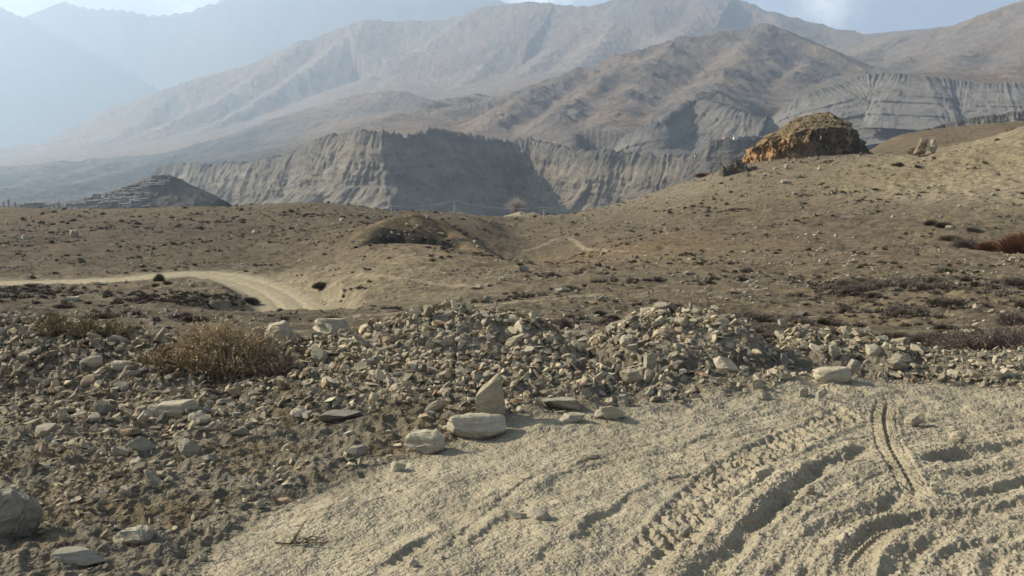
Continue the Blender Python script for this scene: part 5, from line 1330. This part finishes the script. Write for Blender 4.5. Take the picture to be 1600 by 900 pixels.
# ------------------------------------------------------------------ outcrop, ruin, villages, poles, trees
def build_outcrop():
    C = P(1265, 243, 268.0)
    crest = px([(1176, 232, 264), (1195, 214, 265), (1220, 204, 266), (1243, 186, 268), (1270, 180, 270), (1295, 178, 271), (1312, 184, 272), (1335, 205, 272), (1356, 224, 272)])
    X0, X1 = P(1150, 243, 262)[0], P(1385, 243, 268)[0]; Y0, Y1 = 251.0, 288.0
    nx, ny = 420, 300
    gx, gy = np.meshgrid(np.linspace(X0, X1, nx), np.linspace(Y0, Y1, ny)); x = gx.ravel(); y = gy.ravel()
    wx = x+.9*fbm(x/3, y/3, 401, 3); wy = y+.9*fbm(x/3, y/3, 402, 3)
    zc = np.interp(wx, crest[:, 0], crest[:, 2]); yc = np.interp(wx, crest[:, 0], crest[:, 1])
    zc = np.where(wx < crest[0, 0], crest[0, 2]-1.2*(crest[0, 0]-wx), np.where(wx > crest[-1, 0], crest[-1, 2]-1.0*(wx-crest[-1, 0]), zc))
    dd = np.abs(wy-yc); dome = zc-.42*(np.sqrt(dd*dd+4)-2)+.8*fbm(x/3.5, y/3.5, 403, 4)+.22*ridged(x/1.4, y/1.4, 404, 3)
    # plan outline: an ellipse whose front is broken into buttresses
    ex = (x-P(1262, 243, 266)[0])/(17.9); ey = (y-268.5)/11.5
    rad = np.sqrt(ex**2+np.abs(ey)**2.3)
    but = .075*ridged(x/3.4+.3*fbm(x/2, y/2, 405, 2), y/16, 406, 3)+.05*ridged(x/1.1, y/7, 407, 2)+.05*fbm(x/6, y/6, 408, 2)
    d = (1-rad+but)*11.5
    right = sstep(P(1312, 243, 268)[0], P(1335, 243, 268)[0], x)
    steep = 3.8*(1-right)+1.5*right
    wall = d*steep+1.0*fbm(x/2.0, y/2.0, 409, 3)
    g = zground(x, y)
    # ledges half way up
    h = np.minimum(wall, 0)
    st = wall; n_l = 2.6; q = st/n_l; st = n_l*(np.floor(q)+sstep(.05, .75, q-np.floor(q)))*.55+.45*wall
    z = np.minimum(dome, g-1.2+np.where(right > .5, wall, st))
    z = np.maximum(z, g-1.6)
    z = z+.14*fbm(x/.7, y/.7, 410, 3)
    gz = np.hypot(*[np.gradient(z.reshape(ny, nx), a, axis=i).ravel() for i, a in ((1, (X1-X0)/nx), (0, (Y1-Y0)/ny))])
    rock = sstep(.8, 1.5, gz+.3*fbm(x/2, y/2, 411, 2))
    n = fbm(x/2.6+z/4, z/2.2-y/5, 412, 4)+.3*fbm(x/.7, z/1.2, 413, 3)
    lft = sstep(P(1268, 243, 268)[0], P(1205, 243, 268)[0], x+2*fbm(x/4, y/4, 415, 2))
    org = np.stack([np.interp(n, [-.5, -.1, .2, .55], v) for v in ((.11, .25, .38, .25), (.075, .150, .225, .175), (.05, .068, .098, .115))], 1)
    dk = np.stack([np.interp(n, [-.5, 0, .5], v) for v in ((.075, .145, .22), (.058, .105, .15), (.042, .068, .088))], 1)  # brown-grey rock of the right half, with its shade put into the colour
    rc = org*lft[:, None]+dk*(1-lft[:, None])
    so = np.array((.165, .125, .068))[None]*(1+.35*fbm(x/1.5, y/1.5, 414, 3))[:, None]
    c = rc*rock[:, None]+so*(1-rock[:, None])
    m, nt, b = nodes('orange_rock')
    col = N(nt, 'ShaderNodeAttribute', attribute_name='col').outputs['Color']; tc = N(nt, 'ShaderNodeNewGeometry').outputs['Position']
    cc = mix(nt, 1.0, col, ramp(nt, tex(nt, tc, 1.4, 5, .7), [(.3, .65), (.7, 1.3)]), 'MULTIPLY'); nt.links.new(cc, b.inputs['Base Color'])
    bump(nt, b, tex(nt, tc, 1.1, 5, .7), .45, .4)
    st_ = rock*sstep(-.5, 1.5, z-g)
    x = x+st_*(1.6*fbm(x/3.4, z/2.2, 421, 4, .6)+.3*noise(x*1.1, z*1.6, 422)); y = y+st_*(2.6*fbm(x/4.2+7, z/2.6, 423, 4, .6)+.5*noise(x*.9, z*1.3, 424))
    Fq = grid_faces(ny, nx); keep = (z > g-1.5)[Fq].any(1)
    v, f, a = submesh(np.stack([x, y, z], 1), Fq, keep, {'col': c})
    tag(mesh_np('rock_outcrop', v, f, m, a), 'orange rock outcrop with a domed grassy top on the right skyline', 'rock outcrop')
    rng = np.random.default_rng(415); 
    for k in range(14):
        u = rng.uniform(1172, 1330); g = ground_hit(u, rng.uniform(249, 256), 150); w_ = rng.uniform(.5, 1.6)
        V, Ft = rock_mesh((w_, w_*.8, w_*.7), 840+k, chip=.1, power=7, n=14, sub=1)
        o = mesh_np('fallen_block', V, Ft, STONE, {'tint': col_attr(len(V), (.24, .165, .085) if k % 2 else (.17, .135, .095))}, smooth=False); o.location = (g.x, g.y, g.z+w_*.2); o.rotation_euler = (.2*rng.normal(), .2*rng.normal(), rng.uniform(0, 6)); tag(o, 'brown block fallen at the foot of the orange outcrop', 'rock', 'blocks fallen from the outcrop')
    # the small outcrop right of it
    for k, (u, v_, w, h, lab) in enumerate([(1438, 244, 24, 26, 'brown rock pillar right of the big orange outcrop'), (1456, 241, 14, 22, 'pale thin rock beside the brown rock pillar'), (1425, 243, 16, 12, 'low brown rock at the left foot of the brown rock pillar')]):
        g = ground_hit(u, v_, 100); s = math.hypot(g.x, g.y)/F
        V, Ft = rock_mesh((w*s, w*s*.8, h*s*1.35), 820+k, chip=.24, power=3, n=14, sub=3, layers=.05)
        o = mesh_np('rock_pillar', V, Ft, STONE, {'tint': col_attr(len(V), (.25, .19, .12) if k != 1 else (.36, .31, .22))}, smooth=False); o.location = (g.x, g.y, g.z+h*s*.42); tag(o, lab, 'rock')

def build_ruin():
    rng = np.random.default_rng(91)
    g = ground_hit(1155, 268, 100)
    s = math.hypot(g.x, g.y)/F
    root = None
    xs, ys, zs, sz = [], [], [], []
    def wall(x0, y0, x1, y1, h0, h1):
        n = int(math.hypot(x1-x0, y1-y0)/.28)+1
        for i in range(n):
            t = i/max(n-1, 1); hh = (h0+(h1-h0)*t)*(1+.3*math.sin(9*t+x0))*rng.uniform(.75, 1.1)
            k = max(1, int(hh/.2))
            for j in range(k):
                for q in range(2):
                    xs.append(x0+(x1-x0)*t+rng.normal(0, .05)); ys.append(y0+(y1-y0)*t+q*.28+rng.normal(0, .05)); zs.append(j*.2+.08); sz.append(rng.uniform(.28, .48))
    W = 58*s
    for nm, args, lab in (('ruined_wall', [(-W*.45, -1.5, -W*.1, -1.2, 2.2, 2.6), (-W*.45, -1.5, -W*.42, 3.5, 2.3, 2.6), (-W*.42, 3.5, W*.3, 4.2, 2.7, 2.5), (-W*.1, -1.2, -W*.08, 3.0, 2.3, 2.7)], 'ruined drystone hut walls on the skyline left of the orange outcrop'),
                          ('ruined_wall', [(W*.12, -2.0, W*.34, -1.4, 1.5, .8), (W*.34, -1.4, W*.5, 1.5, .9, .5)], 'tumbled end of a drystone wall right of the ruined hut')):
        xs, ys, zs, sz = [], [], [], []
        for a in args: wall(*a)
        X = np.array(xs)+g.x; Y = np.array(ys)+g.y; n = len(X); S = np.array(sz)
        Z = zground(X, Y)+np.array(zs)
        tint = np.array((.15, .125, .095))[None]*rng.uniform(.5, 1.3, (n, 1))
        o = merged(nm, PROTO_S, rng.integers(0, len(PROTO_S), n), np.stack([S, S*.8, S*.6], 1), rot_euler(rng.normal(0, .12, n), rng.normal(0, .12, n), rng.uniform(0, 6.28, n)), np.stack([X, Y, Z], 1), tint, STONE)
        tag(o, lab, 'ruined wall')

def box_mesh(x0, x1, y0, y1, z0, z1, taper=0):
    t = taper
    V = np.array([(x0, y0, z0), (x1, y0, z0), (x1, y1, z0), (x0, y1, z0), (x0+t, y0+t, z1), (x1-t, y0+t, z1), (x1-t, y1-t, z1), (x0+t, y1-t, z1)], float)
    return V, np.array([(0, 3, 2, 1), (4, 5, 6, 7), (0, 1, 5, 4), (1, 2, 6, 5), (2, 3, 7, 6), (3, 0, 4, 7)])
WALLS = {k: mat_flat('mud_'+k, c, .2, .4) for k, c in {'grey': (.24, .215, .18), 'tan': (.29, .235, .165), 'white': (.72, .70, .66), 'red': (.36, .19, .13), 'dark': (.17, .15, .13)}.items()}
ROOFM = mat_flat('mud_roof', (.55, .51, .45), .15, .5); GLASS = mat_flat('dark_opening', (.03, .03, .035), .1, 1); WOODM = mat_flat('weathered_wood', (.17, .15, .125), .3, 3)
def house(loc, w, d, h, rz, wall, label, group, rng, cat='house'):
    root = empty('house', loc, rz); tag(root, label, cat, group)
    mesh_np('wall', *box_mesh(-w/2, w/2, -d/2, d/2, -3.5, h, .18), WALLS[wall], smooth=False, parent=root)
    mesh_np('roof', *box_mesh(-w/2-.2, w/2+.2, -d/2-.2, d/2+.2, h+.003, h+.42), ROOFM, smooth=False, parent=root)
    n = max(1, int(w/2.6))
    for i in range(n):
        if rng.uniform() < .8:
            xx = -w/2+(i+.5)*w/n+rng.normal(0, .15); zz = h*.45+rng.uniform(-.3, .3)
            mesh_np('window', *box_mesh(xx-.5, xx+.5, -d/2-.02, -d/2+.4, zz-.6, zz+.65), GLASS, smooth=False, parent=root)
    return root

VH_RIDGE = pz([(-120, 326, 960), (-40, 323, 960), (40, 321, 958), (110, 318, 955), (140, 310, 952), (165, 302, 950), (190, 296, 948), (215, 287, 948), (232, 281, 948), (243, 275, 948), (252, 273, 948), (263, 275, 948)])
VH_FOOT = pz([(263, 275, 948), (279, 292, 952), (299, 310, 958), (318, 332, 962)])
def zvillage(x, y):
    wx = x+5*fbm(x/14, y/14, 501, 3); wy = y+5*fbm(x/14, y/14, 502, 3)
    h = np.maximum(seg_eval(wx, wy, VH_RIDGE, .50, 3), seg_eval(wx, wy, VH_FOOT, 1.0, 2))
    return np.maximum(h, -75)+1.7*fbm(x/9, y/9, 503, 4)+.9*ridged(x/5, y/5, 504, 2)

def march(u, v, fn, y0, y1):
    dx, dy, dz = ray(u, v); t = np.linspace(y0, y1, 700)/dy
    f = H+dz*t-fn(dx*t, dy*t)
    k = int(np.argmax(f < 0)) if (f < 0).any() else len(t)//2
    t = t[k]; return Vector((dx*t, dy*t, float(fn(np.array([dx*t]), np.array([dy*t]))[0])))

def build_village():
    rng = np.random.default_rng(101)
    x0, x1 = P(-160, 320, 960)[0], P(350, 320, 960)[0]
    nx, ny = 300, 130; gx, gy = np.meshgrid(np.linspace(x0, x1, nx), np.linspace(850, 1050, ny)); x = gx.ravel(); y = gy.ravel(); z = zvillage(x, y)
    c = mcol(x, y, z, 511, [(.075, .068, .058), (.10, .088, .072), (.125, .108, .085)], 40)
    tag(mesh_np('village_hill', np.stack([x, y, z], 1), grid_faces(ny, nx), mat_mountain('village_soil', 8.0), {'col': c}), kind='structure')
    L = 'flat-roofed earth house with a pale roof, one of many stacked on the left village hill'; G = 'houses of the hill village at left'
    hs = [(246, 283, 16, 8, 'dark', 'fort-like dark block of houses on the very top of the village hill', None), (258, 279, 14, 6, 'grey', 'house with a pale roof beside the dark block on the village hilltop', None),
          (243, 290, 18, 6, 'grey'), (257, 286, 14, 5, 'tan'), (236, 292, 14, 5, 'grey'), (228, 294, 12, 5, 'grey'), (219, 297, 11, 5, 'dark'), (203, 300, 5, 9, 'dark', 'narrow dark tower standing above the middle of the village hill', None),
          (211, 299, 10, 5, 'grey'), (193, 302, 10, 5, 'tan'), (183, 303, 12, 5, 'grey'), (172, 305, 9, 5, 'grey'), (162, 306, 6, 6, 'white', 'small white house on the left shoulder of the village hill', None), (152, 309, 12, 5, 'grey'), (177, 309, 12, 5, 'tan'), (196, 307, 10, 5, 'grey'),
          (204, 313, 12, 5, 'grey'), (187, 313, 14, 5, 'dark'), (169, 313, 14, 5, 'grey'), (153, 315, 12, 5, 'grey'), (139, 314, 10, 5, 'tan'), (144, 320, 16, 6, 'dark'), (161, 320, 16, 6, 'grey'), (181, 320, 13, 6, 'dark'), (206, 317, 7, 6, 'white', 'white-fronted house low in the middle of the village hill', None),
          (213, 321, 10, 6, 'grey'), (222, 315, 18, 4, 'grey'), (226, 324, 11, 5, 'tan'), (200, 325, 12, 5, 'grey'), (231, 304, 8, 4, 'grey'), (130, 321, 12, 5, 'grey'),
          (46, 322, 13, 7, 'grey', 'bluish house at the left foot of the village hill, leftmost of the row', None), (62, 320, 11, 5, 'grey'), (76, 322, 10, 5, 'tan'), (100, 322, 7, 6, 'white', 'tiny white house between bare trees at the foot of the village hill', None), (114, 321, 9, 5, 'grey')]
    for _ in range(22):
        u = rng.uniform(138, 258); t = (u-138)/120; top = np.interp(u, [138, 190, 232, 258], [311, 300, 286, 280]); v = top+abs(rng.normal(0, .5))*min(24, 40*(1-t)+8)
        hs.append((u, min(v, 325), rng.uniform(8, 15), rng.uniform(4, 6), ['grey', 'tan', 'grey', 'dark', 'white'][rng.choice(5, p=[.35, .25, .2, .15, .05])]))
    for q in hs:
        u, v, w, h, wl = q[:5]; lab = q[5] if len(q) > 5 else L
        g = march(u, v, zvillage, 860, 1040); s = g.y/F
        house((g.x, g.y+1.5, g.z+rng.uniform(-1.6, 1.2)), max(3.5, w*s), rng.uniform(6, 9), max(2.6, h*s*.95), rng.normal(0, .12), wl, lab, G, rng)
    # the second village on the cliff at the right
    G2 = 'houses of the cliff-top village'
    for u, v, w, h, wl, lab in [(1119, 224, 12, 3, 'white', 'long low white building at the left end of the cliff-top village'), (1136.5, 223, 10, 8, 'red', 'square reddish temple building standing above the cliff-top village'), (1127, 222, 8, 4, 'grey', 'grey house between the white building and the reddish temple'),
                                (1150, 219, 6, 5, 'white', 'small white house right of the reddish temple'), (1158, 219, 9, 5, 'grey', 'grey house right of the small white house on the cliff top'), (1168, 218, 10, 5, 'dark', 'dark house in the middle of the cliff-top row'), (1179, 217, 9, 5, 'grey', 'last grey house of the cliff-top row before the orange outcrop'), (1090, 247, 6, 4, 'white', 'tiny pale hut low on the ledge left of the cliff-top village')]:
        p = P(u, v, 1268 if u > 1100 else 1312); s = p[1]/F
        house((p[0], p[1]+4, p[2]), w*s, 8, h*s, rng.normal(0, .1), wl, lab, G2, rng)

def bare_tree(name, g, h, w, label, cat, group, rng, col=(.20, .17, .14), n=260, narrow=False):
    root = empty(name, g); tag(root, label, cat, group)
    k = 5; t = np.linspace(0, 1, k)
    p = np.stack([np.sin(t*3)*.02*h, np.cos(t*2)*.02*h, t*h*(.9 if narrow else .5)], 1)[None]
    V, Fq = tubes(p, (h*(.014 if narrow else .03)*(1-.75*t))[None], 7); mesh_np('trunk', V, Fq, TINT, {'tint': col_attr(len(V), np.array(col)*.8)}, parent=root)
    tt = rng.uniform(.12, 1, n); st = np.stack([np.interp(tt, t, p[0, :, j]) for j in range(3)], 1)
    a = rng.uniform(0, 6.28, n)
    if narrow: dv = np.stack([np.cos(a)*.34, np.sin(a)*.34, np.ones(n)], 1); ln = h*rng.uniform(.12, .34, n)
    else: el = rng.uniform(.1, 1.4, n); dv = np.stack([np.cos(a)*np.cos(el)*w/h*1.3, np.sin(a)*np.cos(el)*w/h*1.3, np.sin(el)], 1); ln = h*rng.uniform(.25, .5, n)
    p2 = st[:, None]+(dv*ln[:, None])[:, None]*np.linspace(0, 1, 4)[None, :, None]+rng.normal(0, .02*h, (n, 4, 3))*np.linspace(0, 1, 4)[None, :, None]
    V, Fq = tubes(p2, (h*.007*np.array((1, .8, .6, .3)))[None]*np.ones((n, 1))); 
    m = n*3; src = p2[rng.integers(0, n, m), rng.integers(1, 4, m)]; d2 = rng.normal(0, .07*h*(.6 if narrow else 1), (m, 3)); d2[:, 2] = np.abs(d2[:, 2])*(2 if narrow else 1)
    p3 = src[:, None]+d2[:, None]*np.linspace(0, 1, 3)[None, :, None]; V3, F3 = tubes(p3, (h*.0035*np.array((1, .8, .4)))[None]*np.ones((m, 1)))
    VV = np.concatenate([V, V3]); mesh_np('crown', VV, np.concatenate([Fq, F3+len(V)]), TINT, {'tint': col_attr(len(VV), col)*rng.uniform(.8, 1.2, (len(VV), 1))}, smooth=False, parent=root)
    return root

def build_trees_poles():
    rng = np.random.default_rng(111)
    g = P(806, 338, 330.0); bare_tree('bare_tree', (g[0], g[1], g[2]+.6), 6.4, 7.0, 'pale leafless round-crowned tree behind the heaps of earth on the saddle', 'tree', None, rng, (.46, .41, .34), 420)
    for u, h in ((-6, 15), (6, 13), (14, 16), (24, 12), (33, 9), (66, 10), (84, 11), (92, 13), (104, 10), (112, 11), (122, 10), (133, 12), (148, 8), (170, 9), (188, 7), (206, 8)):
        Y = 900 if u < 130 else 885; b = P(u, 329, Y); z = float(zvillage(np.array([b[0]]), np.array([b[1]]))[0]); z = max(z, b[2]-3)
        bare_tree('poplar_tree', (b[0], b[1], z), h*Y/F+2.5, 3, 'bare grey poplar at the foot of the left village hill', 'tree', 'bare poplars below the hill village', rng, (.27, .235, .20), 130, True)
    poles = []
    for u, vb, vt, lab in ((612, 336, 320.5, 'short pale power pole on the saddle, left of the tallest one'), (710, 334, 312.5, 'tallest power pole in the middle of the saddle'), (850, 341, 322.5, 'power pole right of the heaps of earth on the saddle')):
        g = ground_hit(u, vb, 100); s = g.y/F; h = (vb-vt)*s
        root = empty('power_pole', g); tag(root, lab, 'power pole', 'power poles on the saddle')
        t = np.linspace(0, 1, 4); p = np.stack([0*t+.10*t*(u == 710), 0*t, -.4+t*(h+.4)], 1)[None]
        V, Fq = tubes(p, (.15-.05*t)[None], 8); V2, F2 = box_mesh(-.09, .09, -.09, .09, h-.02, h+.03)
        mesh_np('pole', np.concatenate([V, V2]), np.concatenate([Fq, F2+len(V)]), mat_flat('pole_wood', (.42, .38, .33), .2, 2), smooth=False, parent=root)
        mesh_np('crossarm', *box_mesh(-.55, .55, -.16, -.06, h-.42, h-.32), WOODM, smooth=False, parent=root)
        for q in (-.48, .48):
            V, Fq = tubes(np.array([[[q, -.11, h-.318], [q, -.11, h-.25], [q, -.11, h-.18]]]), np.array([[.05, .07, .03]]), 8); mesh_np('insulator', V, Fq, mat_flat('porcelain', (.7, .68, .64), .05, 2), parent=root)
        poles.append((g, h))
    ext = [(P(540, 330, 300), None)]+poles+[(P(960, 333, 290), None)]
    pts = [np.array(ext[0][0])+np.array((0, 0, 1.5))]+[np.array((g.x, g.y-.11, g.z+h-.2)) for g, h in poles]+[np.array(ext[-1][0])+np.array((0, 0, 1.2))]
    CAB = mat_flat('cable_metal', (.5, .5, .5), .05, 2)
    names = ('between the left crest and the short pole', 'between the short pole and the tallest pole', 'between the tallest pole and the one by the earth heaps', 'from the pole by the earth heaps to the right hill')
    for (a, b), nm in zip(zip(pts[:-1], pts[1:]), names):
        for q, side in ((-.48, 'near'), (.48, 'far')):
            t = np.linspace(0, 1, 20)[:, None]; p = a*(1-t)+b*t; p[:, 0] += q*.9; p[:, 1] += q*1.4; p[:, 2] -= 4*t[:, 0]*(1-t[:, 0])*(.5 if 'short pole and' in nm else .9)
            V, Fq = tubes(p[None], np.full((1, 20), .022), 5)
            tag(mesh_np('power_cable', V, Fq, CAB), f'{side} overhead cable {nm}', 'cable', 'overhead cables on the saddle')
build_outcrop(); build_ruin(); build_village(); build_trees_poles()
# ------------------------------------------------------------------ camera, light, sky
cam = bpy.data.cameras.new('camera'); co = bpy.data.objects.new('camera', cam); COL.objects.link(co)
cam.sensor_width = 36; cam.lens = 36*F/1600; cam.clip_start = .05; cam.clip_end = 60000
co.location = (0, 0, H); co.rotation_euler = (math.radians(90)-PITCH, 0, 0)
SC.camera = co
sl = bpy.data.lights.new('sun', 'SUN'); so = bpy.data.objects.new('sun', sl); COL.objects.link(so)
sl.energy = SUN_STRENGTH; sl.angle = math.radians(.53); sl.color = (1, .91, .76)
so.rotation_euler = Vector(SUN).to_track_quat('Z', 'Y').to_euler()
w = bpy.data.worlds.new('World'); SC.world = w; w.use_nodes = True
nt = w.node_tree; bg = nt.nodes['Background']
sky = nt.nodes.new('ShaderNodeTexSky'); sky.sky_type = 'NISHITA'; sky.sun_disc = False
sky.sun_elevation = SUN_EL; sky.sun_rotation = -SUN_AZ; sky.altitude = 3000; sky.air_density = .8; sky.dust_density = 3.0; sky.ozone_density = 1
# thin bright clouds low over the ridge
tcw = nt.nodes.new('ShaderNodeTexCoord').outputs['Generated']
cl = tex(nt, tcw, 26, 6, .62)
mask = None
for (u, v, rad, k) in ((1290, 4, .040, 1), (1200, -40, .05, .5), (850, -10, .05, 1), (300, 12, .06, .5), (480, -40, .12, .9)):
    d_ = np.array(ray(u, v)); d_ /= np.linalg.norm(d_)
    dn = N(nt, 'ShaderNodeVectorMath', operation='DISTANCE'); nt.links.new(tcw, dn.inputs[0]); dn.inputs[1].default_value = tuple(d_)
    r_ = ramp(nt, dn.outputs['Value'], [(0, k), (rad, 0)])
    mask = r_ if mask is None else mix(nt, 1.0, mask, r_, 'LIGHTEN')
cm = mix(nt, 1.0, mask, ramp(nt, cl, [(.40, 0), (.58, 1)]), 'MULTIPLY')
hs = N(nt, 'ShaderNodeHueSaturation'); hs.inputs['Saturation'].default_value = .72; nt.links.new(sky.outputs['Color'], hs.inputs['Color'])
nt.links.new(mix(nt, cm, hs.outputs['Color'], (11.0, 11.1, 11.2)), bg.inputs['Color']); bg.inputs['Strength'].default_value = SKY_STRENGTH
SC.view_settings.view_transform = 'Standard'; SC.view_settings.look = 'None'; SC.view_settings.gamma = 1; SC.view_settings.exposure = EXPOSURE
SC.view_settings.use_curve_mapping = False
SC.render.engine = 'CYCLES'
cy = SC.cycles
cy.max_bounces = 4; cy.diffuse_bounces = 2; cy.glossy_bounces = 1; cy.transmission_bounces = 2; cy.volume_bounces = 2; cy.transparent_max_bounces = 4
cy.use_denoising = True; cy.use_adaptive_sampling = True; cy.adaptive_threshold = .02
cy.caustics_reflective = False; cy.caustics_refractive = False
